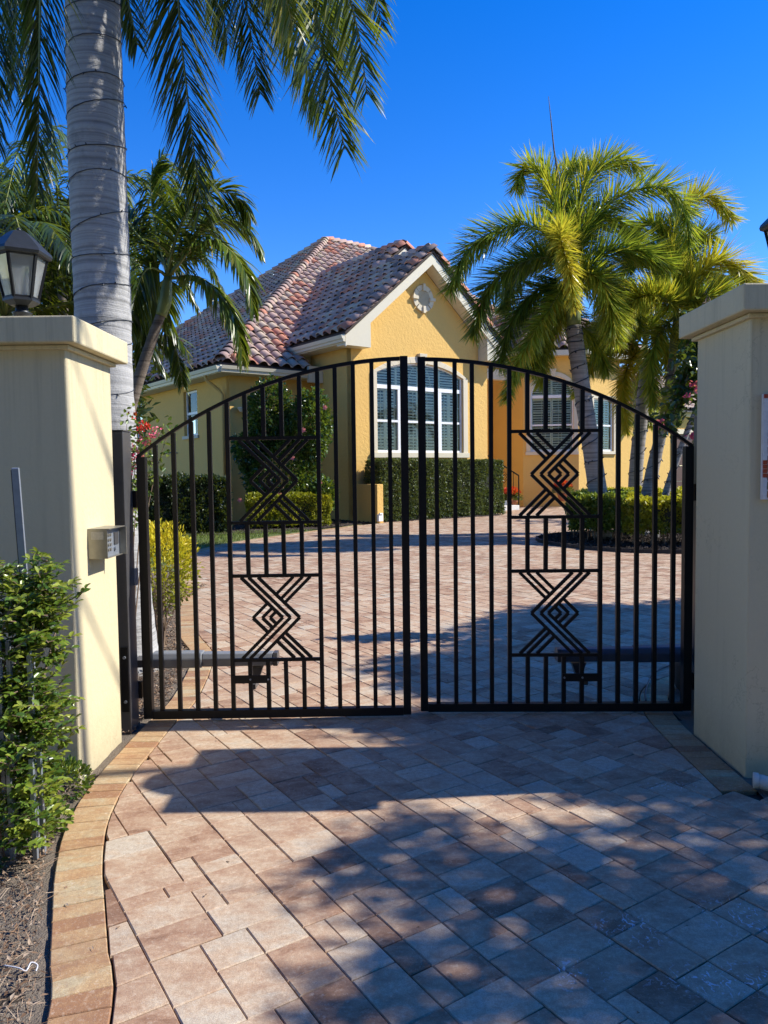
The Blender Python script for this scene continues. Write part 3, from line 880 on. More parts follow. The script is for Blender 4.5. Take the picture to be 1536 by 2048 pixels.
def window(W, a0, a1, z0, zs, zt, ztr, cols, label=None, trimw=0.2, arch=True, sunburst=True, key=True, zm=None, sill=True):
    """a window: opening a0..a1, sill z0, spring zs, crown zt, transom bar ztr, column edges, meeting rail zm"""
    w = empty('window', label, None); w.parent = house
    top = arch_pts(a0, a1, zs, zt) if arch else [(a0, zs), (a1, zs)]
    # stucco-coloured trim band
    tb = MB(); T_ = trimw
    if arch:
        ot = arch_pts(a0 - T_, a1 + T_, zs, zt + T_)
        ring_strip(tb, W, top, ot, -.05, .0)
    else:
        wbox(tb, W, a0 - T_, a1 + T_, zs, zs + T_, -.05, 0)
    wbox(tb, W, a0 - T_, a0, z0, zs, -.05, 0); wbox(tb, W, a1, a1 + T_, z0, zs, -.05, 0)
    if sill: wbox(tb, W, a0 - T_ - .03, a1 + T_ + .03, z0 - T_ * .8, z0, -.09, 0)
    tb.build('trim', M['trim'], w, bevel=.008)
    if key:
        kb = MB(); c = (a0 + a1) / 2
        q0 = [W.P(c - .10, zt - .06, -.12), W.P(c + .10, zt - .06, -.12), W.P(c + .10, zt - .06, 0), W.P(c - .10, zt - .06, 0)]
        q1 = [W.P(c - .16, zt + T_ + .10, -.14), W.P(c + .16, zt + T_ + .10, -.14), W.P(c + .16, zt + T_ + .10, 0), W.P(c - .16, zt + T_ + .10, 0)]
        kb.hexa(q0, q1); kb.build('keystone', M['trim'], w, bevel=.008)
    fr = MB(); d = .045; f = .06
    wbox(fr, W, a0, a0 + f, z0, zs, d, d + .07); wbox(fr, W, a1 - f, a1, z0, zs, d, d + .07)
    wbox(fr, W, a0 + f, a1 - f, z0, z0 + f * 1.2, d - .01, d + .07)
    if arch:
        itop = arch_pts(a0 + f, a1 - f, zs - .0, zt - f)
        ring_strip(fr, W, itop, top, d, d + .07)
    else:
        wbox(fr, W, a0 + f, a1 - f, zs - f, zs, d, d + .07)
    if ztr:
        wbox(fr, W, a0 + f, a1 - f, ztr - .06, ztr + .06, d - .015, d + .07)
    zc = ztr - .06 if ztr else zs - f
    for i, cx in enumerate(cols[1:-1]):
        wbox(fr, W, cx - .075, cx + .075, z0 + f * 1.2, zc, d - .012, d + .07)
    for i in range(len(cols) - 1):
        l = cols[i] + (f if i == 0 else .075); r_ = cols[i + 1] - (f if i == len(cols) - 2 else .075)
        if zm: wbox(fr, W, l, r_, zm - .035, zm + .035, d - .008, d + .06)
    fr.build('frame', M['white'], w)
    # panes
    gz = MB()
    for i in range(len(cols) - 1):
        l = cols[i] + .03; r_ = cols[i + 1] - .03
        for (b_, t_) in ([(z0 + .04, zm), (zm, zc + .02)] if zm else [(z0 + .04, zc + .02)]):
            g_ = MB(); g_.add([W.P(l, b_, d + .035), W.P(r_, b_, d + .035), W.P(r_, t_, d + .035), W.P(l, t_, d + .035)], [(0, 1, 2, 3)])
            g_.build('pane', M['glass'], w)
    if ztr and arch:
        g_ = MB(); ap = arch_pts(a0 + .03, a1 - .03, zs, zt - .03)
        pts = [(a0 + .03, ztr), (a1 - .03, ztr)] + [p for p in reversed(ap)]
        g_.add([W.P(x, z, d + .035) for x, z in pts], [tuple(range(len(pts)))]); g_.build('pane', M['glass'], w)
    # grilles between the panes
    mu = MB()
    for i in range(len(cols) - 1):
        l = cols[i] + .07; r_ = cols[i + 1] - .07; k = 3 if (r_ - l) > 1.0 else 2
        for j in range(1, k): 
            x = l + (r_ - l) * j / k; wbox(mu, W, x - .009, x + .009, z0 + .07, zc, d + .045, d + .055)
        for (b_, t_) in ([(z0, zm), (zm, zc)] if zm else [(z0, zc)]):
            wbox(mu, W, l, r_, (b_ + t_) / 2 - .009, (b_ + t_) / 2 + .009, d + .056, d + .064)
    if ztr and sunburst:
        c = (a0 + a1) / 2; rr = (a1 - a0) * .13; hub = ztr + .06
        ns = 10
        for i in range(ns):
            x0, x1 = [math.pi * j / ns for j in (i, i + 1)]
            mu.bar(W.P(c - rr * math.cos(x0), hub + rr * math.sin(x0) * 1.5, d + .05), W.P(c - rr * math.cos(x1), hub + rr * math.sin(x1) * 1.5, d + .05), .02, .012, W.n)
        for an in (28, 58, 90, 122, 152):
            ca, sa = math.cos(R(an)), math.sin(R(an)); tt = .05
            h_ = (a1 - a0) / 2 - .1
            L_ = min(h_ / max(abs(ca), .01), (zt - hub - .12) / max(sa, .01)) if (a1 - a0) > 2.5 else h_ * .92
            mu.bar(W.P(c + rr * ca, hub + rr * sa * 1.5, d + .058), W.P(c + L_ * ca, hub + L_ * sa, d + .058), .018, .012, W.n)
    mu.build('grille', M['shutter'], w)
    # louvres
    lv = MB()
    for i in range(len(cols) - 1):
        l = cols[i] + (f if i == 0 else .075); r_ = cols[i + 1] - (f if i == len(cols) - 2 else .075)
        parts = 2 if (r_ - l) > 0.8 else 1
        for j in range(parts):
            shutters(lv, W, l + (r_ - l) * j / parts + .005, l + (r_ - l) * (j + 1) / parts - .005, z0 + .05, zc, d + .13)
    if ztr:
        c = (a0 + a1) / 2
        n_ = 4 if (a1 - a0) > 2.5 else 2
        z = ztr + .08
        while z < zt - .1:
            # chord half-width under the arch at z
            hw = max(abs(x - c) for x, zz in top if zz >= z - 1e-6) if any(zz >= z for _, zz in top) and z > zs else (a1 - a0) / 2
            hw = min(hw, (a1 - a0) / 2 - .05)
            A = [W.P(c - hw, z, d + .112), W.P(c + hw, z, d + .112), W.P(c + hw, z + .05, d + .166), W.P(c - hw, z + .05, d + .166)]
            lv.hexa(A, [p + EZ * .009 for p in A]); z += .085
        for j in range(1, n_):
            x = a0 + (a1 - a0) * j / n_; wbox(lv, W, x - .04, x + .04, ztr + .06, zt - .12, d + .125, d + .16)
    tag(lv.build('louvres', M['shutter'], w), kind='stuff')
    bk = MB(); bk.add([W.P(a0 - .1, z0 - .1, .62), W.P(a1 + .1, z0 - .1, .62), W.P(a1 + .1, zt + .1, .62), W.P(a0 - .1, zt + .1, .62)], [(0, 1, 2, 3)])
    bk.build('dark_room_sheet', M['dark'], w)  # dark sheet painted in place of the unlit room
    return top

# ---- front gable wing
Wf = Wall(HO, e1)                     # n = (e1.y,-e1.x) = right of e1 = outward
GW = 5.66
wa0, wa1 = 0.92, 4.50
zs, zt = 4.52, 4.90
hole = [(wa0, 2.07), (wa1, 2.07)] + list(reversed(arch_pts(wa0, wa1, zs, zt)))
zEv = 5.50
PK = (2.83, zEv + .85 * 2.83)
wall_panel(Wf, [(0, -.1), (GW, -.1), (GW, zEv), PK, (0, zEv)], [hole], .22, 'house', house, 'gable_wall')
window(Wf, wa0, wa1, 2.07, zs, zt, 4.10, [wa0, 1.86, 3.52, wa1], 'wide three-light arched window', .20, True, True, True, 3.05)
# wing side walls
Wl = Wall(HF(0, 2.25, 0), -e2)
wall_panel(Wl, [(0, -.1), (2.248, -.1), (2.248, 5.6), (0, 5.6)], [], .2, 'house', house)
Wr = Wall(HF(GW, 0.002, 0), e2)
wall_panel(Wr, [(0, -.1), (4.0, -.1), (4.0, 5.5), (0, 5.5)], [], .2, 'house', house)
# round gable vent with block surround
vent = empty('gable_vent'); vent.parent = house
cu, cz = 2.80, 6.95
mb = MB()
for k in range(8):
    a_, b_ = R(k * 45 + 2), R(k * 45 + 43); pr = -.07 if k % 2 else -.055
    seg = [(r_, an) for an in np.linspace(a_, b_, 4) for r_ in (1,)]
    inn = [(cu + .26 * math.cos(an), cz + .26 * math.sin(an)) for _, an in seg]
    out = [(cu + .42 * math.cos(an), cz + .42 * math.sin(an)) for _, an in seg]
    ring_strip(mb, Wf, inn, out, pr, -.001)
for k in range(4):
    an = R(k * 90)
    c_ = Wf.P(cu + .35 * math.cos(an), cz + .35 * math.sin(an), -.055)
    if k % 2: mb.box(c_, (.10, .11, .22), HM)
    else: mb.box(c_, (.22, .11, .10), HM)
mb.build('surround', M['trim'], vent, bevel=.006)
mb = MB(); z = cz - .23
while z < cz + .22:
    hw = math.sqrt(max(0, .26 ** 2 - (z - cz + .015) ** 2)); wbox(mb, Wf, cu - hw, cu + hw, z, z + .018, -.045, -.01); z += .036
mb.build('slats', M['trim'], vent)
mb = MB(); mb.add([Wf.P(cu + .27 * math.cos(R(i * 15)), cz + .27 * math.sin(R(i * 15)), -.004) for i in range(24)], [tuple(range(24))]); mb.build('backing', M['trim'], vent)

# ---- left block: facade and long side wall
Wm = Wall(HF(-2.89, 2.2, 0), e1)
wall_panel(Wm, [(0, -.1), (2.89, -.1), (2.89, 4.6), (0, 4.6)], [], .2, 'house', house)
Ws = Wall(HF(-2.89, 22.0, 0), -e2)     # travels toward the camera, outward = -e1
def sw(v): return 22.0 - v
wins = [(4.6, 5.72, 2.74, 4.22), (9.75, 10.6, 2.74, 4.22)]
holes = [[(sw(b), z0), (sw(a), z0), (sw(a), z1), (sw(b), z1)] for a, b, z0, z1 in wins]
wall_panel(Ws, [(0, -.1), (sw(2.2), -.1), (sw(2.2), 4.6), (0, 4.6)], holes, .22, 'house', house)
for a, b, z0, z1 in wins:
    w = empty('window'); w.parent = house
    A0, A1 = sw(b), sw(a); zmid = (z0 + z1) / 2
    mb = MB(); f = .07; d = .10
    wbox(mb, Ws, A0, A0 + f, z0, z1, d, d + .06); wbox(mb, Ws, A1 - f, A1, z0, z1, d, d + .06)
    wbox(mb, Ws, A0 + f, A1 - f, z0, z0 + f, d, d + .06); wbox(mb, Ws, A0 + f, A1 - f, z1 - f, z1, d, d + .06)
    wbox(mb, Ws, A0 + f, A1 - f, zmid - .04, zmid + .04, d - .01, d + .06)
    mb.build('frame', M['white'], w)
    mb = MB(); wbox(mb, Ws, A0 - .08, A1 + .08, z0 - .10, z0, -.05, .1); mb.build('sill', M['trim'], w)
    for zz in ((z0 + .05, zmid), (zmid, z1 - .05)):
        mb = MB(); mb.add([Ws.P(A0 + .05, zz[0], d + .03), Ws.P(A1 - .05, zz[0], d + .03), Ws.P(A1 - .05, zz[1], d + .03), Ws.P(A0 + .05, zz[1], d + .03)], [(0, 1, 2, 3)]); mb.build('pane', M['glass'], w)
    mb = MB(); mb.add([Ws.P(A0, z0, .4), Ws.P(A1, z0, .4), Ws.P(A1, z1, .4), Ws.P(A0, z1, .4)], [(0, 1, 2, 3)]); mb.build('dark_room_sheet', M['dark'], w)  # dark sheet in place of the unlit room behind this window
# hose bib pipe on the side wall
tp = MB(); q = [Ws.P(*Ws.hit(356, 906), -.01), Ws.P(*Ws.hit(345, 905), -.16), Ws.P(*Ws.hit(336, 909), -.17)]; tp.tube(q, .018, 6); tp.build('wall_pipe', M['bronze'], house)

# ---- low stub wall at the gable corner, with a small white box at its foot
mb = MB(); mb.hexa([HF(-.02, -1.25, -.05), HF(.2, -1.25, -.05), HF(.2, -.003, -.05), HF(-.02, -.003, -.05)], [HF(-.02, -1.25, 1.12), HF(.2, -1.25, 1.12), HF(.2, -.003, 1.12), HF(-.02, -.003, 1.12)])
sw_ = mb.build('stub_wall', M['house'], None, bevel=.012); tag(sw_, 'low yellow stucco stub wall beside the clipped hedge', 'low wall')
mb = MB(); mb.box(HF(.03, -1.31, .16), (.16, .10, .2), HM); mb.box(HF(.03, -1.35, .28), (.11, .07, .04), HM)
o = mb.build('outlet_box', M['white'], None, bevel=.008); tag(o, 'small white outlet box at the foot of the yellow stub wall', 'outlet box')

# ---- entry recess, left return of the bay, the bay itself
P1 = HF(9.72, 2.08, 0); P2 = HF(11.25, .55, 0); P3 = HF(13.87, .55, 0); P0 = HF(9.72, 4.2, 0)
def WW(a, b): return Wall(a, (b - a))
Wback = Wall(HF(GW + .003, 4.2, 0), e1); wall_panel(Wback, [(0, -.1), (4.05, -.1), (4.05, 5.4), (0, 5.4)], [], .2, 'house', house)
W01 = WW(P0, P1); wall_panel(W01, [(0, -.1), ((P1 - P0).length, -.1), ((P1 - P0).length, 6.3), (0, 6.3)], [], .05, 'house', house)
WA = WW(P1, P2); LA = (P2 - P1).length
aw = [WA.hit(1061, 900)[0], WA.hit(1147, 900)[0]]
zsA = WA.hit(1100, 793)[1]; ztA = WA.hit(1103, 752)[1]; z0A = WA.hit(1100, 903)[1]; zmA = WA.hit(1100, 850)[1]
holeA = [(aw[0], z0A), (aw[1], z0A)] + list(reversed(arch_pts(aw[0], aw[1], zsA, ztA)))
wall_panel(WA, [(0, -.1), (LA, -.1), (LA, 6.3), (0, 6.3)], [holeA], .22, 'house', house)
window(WA, aw[0], aw[1], z0A, zsA, ztA, zsA, [aw[0], (aw[0] + aw[1]) / 2, aw[1]] if False else [aw[0], aw[1]], 'tall round-headed window of the bay', .17, True, True, True, zmA)
WB = WW(P2, P3); LBl = (P3 - P2).length
bw = [WB.hit(1186, 900)[0], WB.hit(1226, 900)[0]]
zsB = WB.hit(1200, 798)[1]
holeB = [(bw[0], z0A), (bw[1], z0A), (bw[1], zsB), (bw[0], zsB)]
wall_panel(WB, [(0, -.1), (LBl, -.1), (LBl, 6.3), (0, 6.3)], [holeB], .22, 'house', house)
window(WB, bw[0], bw[1], z0A, zsB, zsB, None, [bw[0], bw[1]], 'narrow square-headed window of the bay', .15, False, False, False, zmA)
W34 = WW(P3, HF(13.87, 3.5, 0)); wall_panel(W34, [(0, -.1), (2.95, -.1), (2.95, 6.3), (0, 6.3)], [], .2, 'house', house)
# garage wing to the right
WG = Wall(HF(13.8, 3.5, 0), e1)
gd = [WG.hit(1347, 930)[0], WG.hit(1402, 930)[0]]; gz = WG.hit(1360, 868)[1]
wall_panel(WG, [(0, -.1), (gd[0], -.1), (gd[0], gz), (gd[1], gz), (gd[1], -.1), (16, -.1), (16, 4.4), (0, 4.4)], [], .3, 'house', house)
mb = MB(); wbox(mb, WG, gd[0] - .25, gd[0], -.05, gz, -.05, 0); wbox(mb, WG, gd[1], gd[1] + .25, -.05, gz, -.05, 0); wbox(mb, WG, gd[0] - .25, gd[1] + .25, gz, gz + .25, -.05, 0)
wbox(mb, WG, 0, 16, 4.15, 4.4, -.12, 0)
mb.build('garage_trim', M['trim'], house)
mb = MB()
for k in range(4):
    zz0 = -.05 + (gz + .05) * k / 4; wbox(mb, WG, gd[0], gd[1], zz0 + .01, zz0 + (gz + .05) / 4 - .01, .12, .16)
mb.build('garage_door', M['door'], house)
# entry eave beam
Wb2 = Wall(HF(GW - .0, 2.6, 0), e1)
mb = MB(); wbox(mb, Wb2, .003, 3.9, 5.05, 5.45, -.02, .25); mb.build('entry_beam', M['trim'], house)

# ---- cornice returns, fascia, gutters
def gutter(a, b, zt_, name='gutter', prof=None):
    """K-style gutter along the line a->b (outer face to the right of travel)"""
    a = Vector(a); b = Vector(b); d = (b - a).normalized(); n = Vector((d.y, -d.x, 0))
    pf = [(0, -.16), (.06, -.16), (.075, -.10), (.105, -.085), (.125, -.03), (.135, 0), (.118, 0), (.10, -.02), (.02, -.02), (0, -.0)]
    mb = MB(); L0 = [a + n * x + EZ * (zt_ + z * 1.15 - a.z) for x, z in pf]; L1 = [b + n * x + EZ * (zt_ + z * 1.15 - b.z) for x, z in pf]
    mb.hexa(L0, L1); return mb.build(name, M['gutter'], house)
def soffit(poly, z, t=.05):
    mb = MB(); mb.hexa([HF(u, v, z) for u, v in poly], [HF(u, v, z + t) for u, v in poly]); return mb.build('soffit', M['trim'], house)
gutter(HF(-3.40, 1.70, 0), HF(-.02, 1.70, 0), 4.60)
gutter(HF(-3.40, 22, 0), HF(-3.40, 1.70, 0), 4.60)
soffit([(-3.38, 1.72), (-.01, 1.72), (-.01, 2.19), (-3.38, 2.19)], 4.40); soffit([(-3.38, 2.195), (-2.9, 2.195), (-2.9, 22), (-3.38, 22)], 4.40)
mb = MB(); mb.hexa([HF(-3.40, 1.70, 4.40), HF(-.02, 1.70, 4.40), HF(-.02, 1.72, 4.40), HF(-3.40, 1.72, 4.40)], [HF(-3.40, 1.70, 4.62), HF(-.02, 1.70, 4.62), HF(-.02, 1.72, 4.62), HF(-3.40, 1.72, 4.62)]); mb.build('fascia', M['gutter'], house)
mb = MB(); mb.hexa([HF(-3.40, 1.725, 4.40), HF(-3.38, 1.725, 4.40), HF(-3.38, 22, 4.40), HF(-3.40, 22, 4.40)], [HF(-3.40, 1.725, 4.62), HF(-3.38, 1.725, 4.62), HF(-3.38, 22, 4.62), HF(-3.40, 22, 4.62)]); mb.build('fascia', M['gutter'], house)
gutter(HF(-.52, 2.8, 0), HF(-.52, -.48, 0), 5.42)
soffit([(-.5, -.42), (-.003, -.42), (-.003, 2.9), (-.5, 2.9)], 5.20)
mb = MB(); mb.hexa([HF(-.52, -.45, 5.2), HF(-.502, -.45, 5.2), HF(-.502, 2.9, 5.2), HF(-.52, 2.9, 5.2)], [HF(-.52, -.45, 5.46), HF(-.502, -.45, 5.46), HF(-.502, 2.9, 5.46), HF(-.52, 2.9, 5.46)]); mb.build('fascia', M['gutter'], house)
# rake boards of the two gables and the boxed corner return
SL = .85
def rake(uc, zr, ue, v, zdrop=.10, h=.32, t=.05):
    mb = MB()
    z_e = zr - SL * abs(ue - uc)
    A = (ue, z_e - zdrop); B = (uc, zr - zdrop)
    q = [(A[0], A[1] - h), (B[0], B[1] - h), (B[0], B[1]), (A[0], A[1])]
    mb.hexa([HF(u, v, z) for u, z in q], [HF(u, v + t, z) for u, z in q]); mb.build('rake_board', M['gutter'], house)
ZR1 = 5.52 + SL * 3.33
rake(2.83, ZR1, -.5, -.47); rake(2.83, ZR1, 6.16, -.47)
ZR2 = 5.52 + SL * 4.63
mb = MB()
for s_ in (-1, 1):
    q = [(4.13, ZR2 - .10), (4.13 + s_ * 4.4, ZR2 - .10 - SL * 4.4), (4.13 + s_ * 4.4, ZR2 - .10 - SL * 4.4 - .26), (4.13, ZR2 - .36)]
    mb.hexa([HF(u, 2.50, z) for u, z in q], [HF(u, 2.55, z) for u, z in q])
mb.build('rake_board', M['gutter'], house)
mb = MB(); q = [(-.3, 5.6), (4.13, ZR2 - .25), (8.4, 5.6)]
mb.hexa([HF(u, 2.9, z) for u, z in q], [HF(u, 3.0, z) for u, z in q]); mb.build('gable_infill', M['trim'], house)
mb = MB()   # return box: under the left eave at the gable, cream
q = [(-.5, 5.15), (.42, 5.15), (.42, 5.30 + SL * .92 - .05), (-.5, 5.30)]
mb.hexa([HF(u, -.44, z) for u, z in q], [HF(u, -.005, z) for u, z in q]); mb.build('eave_return', M['gutter'], house)
mb = MB(); q = [(6.16, 5.15), (5.24, 5.15), (5.24, 5.30 + SL * .92 - .05), (6.16, 5.30)]
mb.hexa([HF(u, -.44, z) for u, z in q], [HF(u, -.005, z) for u, z in q]); mb.build('eave_return', M['gutter'], house)
for s_ in (-1, 1):       # sloping rake soffits
    q = [(2.83 + s_ * 3.2, ZR1 - SL * 3.2 - .43), (2.83, ZR1 - .43)]
    mb = MB(); mb.hexa([HF(q[0][0], -.42, q[0][1]), HF(q[1][0], -.42, q[1][1]), HF(q[1][0], -.003, q[1][1]), HF(q[0][0], -.003, q[0][1])],
                       [HF(q[0][0], -.42, q[0][1] + .06), HF(q[1][0], -.42, q[1][1] + .06), HF(q[1][0], -.003, q[1][1] + .06), HF(q[0][0], -.003, q[0][1] + .06)]); mb.build('soffit', M['trim'], house)
# main fascia return where the low eave meets the wing
mb = MB(); mb.hexa([HF(-.50, 1.55, 4.28), HF(-.003, 1.55, 4.28), HF(-.003, 1.69, 4.28), HF(-.50, 1.69, 4.28)], [HF(-.50, 1.55, 4.78), HF(-.003, 1.55, 4.78), HF(-.003, 1.69, 4.78), HF(-.50, 1.69, 4.78)]); mb.build('fascia_return', M['gutter'], house)
# downpipe at the corner
mb = MB(); mb.tube([HF(-3.42, 2.75, 4.45), HF(-3.38, 2.74, 4.28), HF(-3.05, 2.60, 4.0), HF(-2.97, 2.5, 3.85), HF(-2.97, 2.5, 0)], .05, 8); mb.build('downpipe', M['house'], house, True)
# wall light on the facade
lw = MB(); lw.lathe([(.02, 0), (.10, .02), (.17, .13), (.16, .15), (.02, .15)], HF(-2.55, 2.02, 3.30), 10); lw.build('wall_light', M['trim'], house)

# ---- roofs
def tile_mesh(w=.33, L=.50, tone=.5, caps=False):
    prof = [(0, .012), (.035, .06), (.09, .105), (.155, .12), (.22, .105), (.27, .06), (.31, .012), (.35, 0), (.395, .006)] if not caps else \
           [(-.18, 0), (-.16, .085), (-.105, .15), (-.035, .175), (.035, .175), (.105, .15), (.16, .085), (.18, 0)]
    mb = MB(); n = len(prof); th = .022
    lo = .075
    V = []
    for (yy, dz) in ((0, lo), (L, .0)):
        V += [(x, yy, z + dz) for x, z in prof]
    V += [(x, 0, z + lo - th if not caps else z * .86 + lo - .01) for x, z in prof]
    V += [(x, .02, -.02) for x, z in prof]
    Fs = [(i, i + 1, n + i + 1, n + i) for i in range(n - 1)]
    Fs += [(2 * n + i, 2 * n + i + 1, i + 1, i) for i in range(n - 1)]
    if caps: Fs += [(0, n, 3 * n, 2 * n)] if False else []
    mb.add(V, Fs, tone); return mb
TONES = [.08, .22, .24, .4, .42, .44, .58, .6, .7, .72, .88, .96]
tile_me = [tile_mesh(tone=t).mesh('roof_tile') for t in TONES]
cap_me = [tile_mesh(tone=t, caps=True, L=.40).mesh('ridge_tile') for t in TONES]
for me in tile_me + cap_me:
    me.materials.append(M['tile']); me.polygons.foreach_set('use_smooth', [True] * len(me.polygons))
tile_list = []; cap_list = []     # (distance, matrix, tone index)

def slope(poly_uv, zfun, eave_dir, up_dir, eave_pt, pitch, weights=None, deck=True, nclip=None):
    """lay tiles on a roof plane. eave_dir/up_dir are plan unit vectors in (u,v); zfun(u,v)->z"""
    E_ = np.array(eave_dir, float); U_ = np.array(up_dir, float); A = np.array(poly_uv, float); o = np.array(eave_pt, float)
    ec = (A - o) @ E_; uc = (A - o) @ U_; cosb = 1 / math.sqrt(1 + pitch * pitch)
    stepu = .41 * cosb; xw = .392
    def inside(p):
        c = False; j = len(A) - 1
        for i in range(len(A)):
            if ((A[i][1] > p[1]) != (A[j][1] > p[1])) and (p[0] < (A[j][0] - A[i][0]) * (p[1] - A[i][1]) / (A[j][1] - A[i][1] + 1e-12) + A[i][0]): c = not c
            j = i
        return c
    X = (e1 * E_[0] + e2 * E_[1]); Yp = (e1 * U_[0] + e2 * U_[1]); Y = (Yp + EZ * pitch).normalized(); Z = X.cross(Y)
    k = math.floor(uc.min() / stepu)
    while k * stepu < uc.max():
        i = math.floor(ec.min() / xw)
        while i * xw < ec.max():
            p = o + E_ * (i + .5) * xw + U_ * (k + .5) * stepu
            if inside(p):
                q = o + E_ * i * xw + U_ * (k * stepu - (.03 if k == 0 else 0))
                P = HF(q[0], q[1], zfun(q[0], q[1]) + .03)
                P = P + Vector((rnd.gauss(0, .004), rnd.gauss(0, .004), rnd.gauss(0, .004)))
                m_ = Matrix((X, Y, Z)).transposed().to_4x4(); m_.translation = P
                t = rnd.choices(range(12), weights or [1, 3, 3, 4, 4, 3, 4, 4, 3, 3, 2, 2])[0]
                tile_list.append(((P - CAM).length, m_, t))
            i += 1
        k += 1
    if deck:
        mb = MB(); V = [HF(p[0], p[1], zfun(p[0], p[1]) + .012) for p in A]
        mb.hexa(V, [v - EZ * .08 for v in V]); mb.build('roof_deck', M['brown_deck'], house)
M['brown_deck'] = simple('roof_underlay', (0.06, 0.045, 0.04), 0.9)

def caps(a, b, step=.33, weights=None, tilt=None):
    """line of half-round caps from a (low end) to b"""
    a = Vector(a); b = Vector(b); Y = (b - a).normalized(); X = Y.cross(EZ).normalized(); Z = X.cross(Y); L_ = (b - a).length
    n = int(L_ / step)
    for i in range(n):
        P = a + Y * (i * L_ / n) + Z * .02 + Vector((rnd.gauss(0, .005),) * 3)
        m_ = Matrix((X, Y, Z)).transposed().to_4x4(); m_.translation = P
        cap_list.append(((P - CAM).length, m_, rnd.choices(range(12), weights or [1] * 12)[0]))

MS = .75
zm_ = lambda u, v: 4.66 + MS * (v - 1.75)
zl_ = lambda u, v: 4.66 + MS * (u + 3.35)
zw_ = lambda u, v: 5.52 + SL * (u + .5)
zwr = lambda u, v: ZR1 - SL * (u - 2.83)
zw2r = lambda u, v: ZR2 - SL * (u - 4.13)
APX = (7.05, 12.15); UB = 9.6
warm = [0, 1, 1, 3, 3, 3, 5, 5, 4, 4, 4, 4]; shade_mix = [1, 2, 2, 4, 4, 4, 4, 4, 3, 3, 3, 3]  # second mix is greyer: puts shade into slopes turned from the sun
# valley between main front slope and wing left slope
vv = lambda u: 1.75 + (5.52 + SL * (u + .5) - 4.66) / MS
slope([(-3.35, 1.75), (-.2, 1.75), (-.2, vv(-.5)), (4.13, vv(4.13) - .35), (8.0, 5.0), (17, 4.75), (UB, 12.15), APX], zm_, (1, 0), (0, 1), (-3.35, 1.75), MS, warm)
slope([(-3.35, 1.75), APX, (-3.35, 22.55)], zl_, (0, -1), (1, 0), (-3.35, 22.5), MS, shade_mix)
slope([(-.52, -.5), (2.83, -.5), (2.83, 2.5), (4.13, 2.5), (4.13, vv(4.13) + .4), (-.52, vv(-.52) + .4)], zw_, (0, -1), (1, 0), (-.52, 8), SL, shade_mix)
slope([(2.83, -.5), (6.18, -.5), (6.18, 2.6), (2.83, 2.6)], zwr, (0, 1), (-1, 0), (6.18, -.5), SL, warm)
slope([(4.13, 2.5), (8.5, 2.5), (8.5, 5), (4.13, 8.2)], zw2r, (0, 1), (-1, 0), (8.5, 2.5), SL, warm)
mb = MB(); mb.add([HF(UB, 12.15, zm_(0, 12.15)), HF(UB + 10.4, 1.75, 4.66), HF(UB + 10.4, 22.5, 4.66)], [(0, 1, 2)]); mb.add([HF(*APX, zm_(0, 12.15)), HF(UB, 12.15, zm_(0, 12.15)), HF(UB + 10.4, 22.5, 4.66), HF(-3.35, 22.55, 4.66)], [(0, 1, 2, 3)]); mb.build('rear_roof', M['tile'], house)
# bay roof
zb = 6.12
RA = (12.33, 3.16); zbl = lambda u, v: zb + MS * (u - 9.27)
slope([(11.06, .1), (15.4, .1), (15.4, .4), RA], lambda u, v: zb + MS * (v - .1), (1, 0), (0, 1), (11.06, .1), MS, warm)
s2 = math.sqrt(.5)
slope([(9.27, 1.89), (11.06, .1), RA], lambda u, v: zb + MS * ((u + v - 11.16) * s2), (s2, -s2), (s2, s2), (9.27, 1.89), MS, warm)
slope([(9.27, 1.89), RA, (RA[0], 7.5), (9.27, 4.9)], zbl, (0, -1), (1, 0), (9.27, 8), MS, shade_mix)
slope([(15.4, .1), RA, (RA[0], 6), (15.4, 4)], lambda u, v: zb + MS * (15.4 - u), (0, 1), (-1, 0), (15.4, .1), MS, warm)
slope([(14, 3.0), (30, 3.0), (30, 8), (14, 8)], lambda u, v: 4.42 + .5 * (v - 3.0), (1, 0), (0, 1), (14, 3.0), .5, warm)
mb = MB()
for (a_, b_) in (((9.27, 4.9), (9.27, 1.89)), ((9.27, 1.89), (11.06, .1)), ((11.06, .1), (15.4, .1))):
    A_ = HF(*a_, zb - .12); B_ = HF(*b_, zb - .12); mb.bar(A_, B_, .2, .06, (0, 0, 1))
mb.build('fascia', M['gutter'], house)
soffit([(9.3, 4.8), (9.3, 1.9), (11.08, .13), (15.3, .13), (15.3, .54), (11.25, .54), (9.715, 2.08), (9.715, 4.8)], zb - .2)
# hip, ridge and rake caps
zA = zm_(0, 12.15)
caps(HF(-3.35, 1.75, 4.70), HF(*APX, zA + .03), .36, [0, 1, 1, 3, 4, 3, 4, 4, 3, 3, 1, 1])
caps(HF(-3.35, 22.55, 4.70), HF(*APX, zA + .03), .36)
caps(HF(UB, 12.15, zA + .03), HF(*APX, zA + .03), .36)
caps(HF(UB + 10.4, 1.75, 4.70), HF(UB, 12.15, zA + .03), .36)
mixw = [3, 3, 2, 1, 2, 1, 2, 2, 1, 0, 3, 3]
caps(HF(-.5, -.38, 5.50), HF(2.83, -.38, ZR1 + .03), .345, mixw)
caps(HF(6.16, -.38, 5.50), HF(2.83, -.38, ZR1 + .03), .345, mixw)
caps(HF(2.83, 2.5, ZR1 + .02), HF(2.83, -.25, ZR1 + .02), .36)
caps(HF(2.83, 2.6, ZR1 + .03), HF(4.13, 2.6, ZR2 + .03), .345, mixw)
caps(HF(8.5, 2.6, ZR2 - SL * 4.37), HF(4.13, 2.6, ZR2 + .03), .345, mixw)
caps(HF(4.13, 8.2, ZR2 + .02), HF(4.13, 2.6, ZR2 + .02), .36)
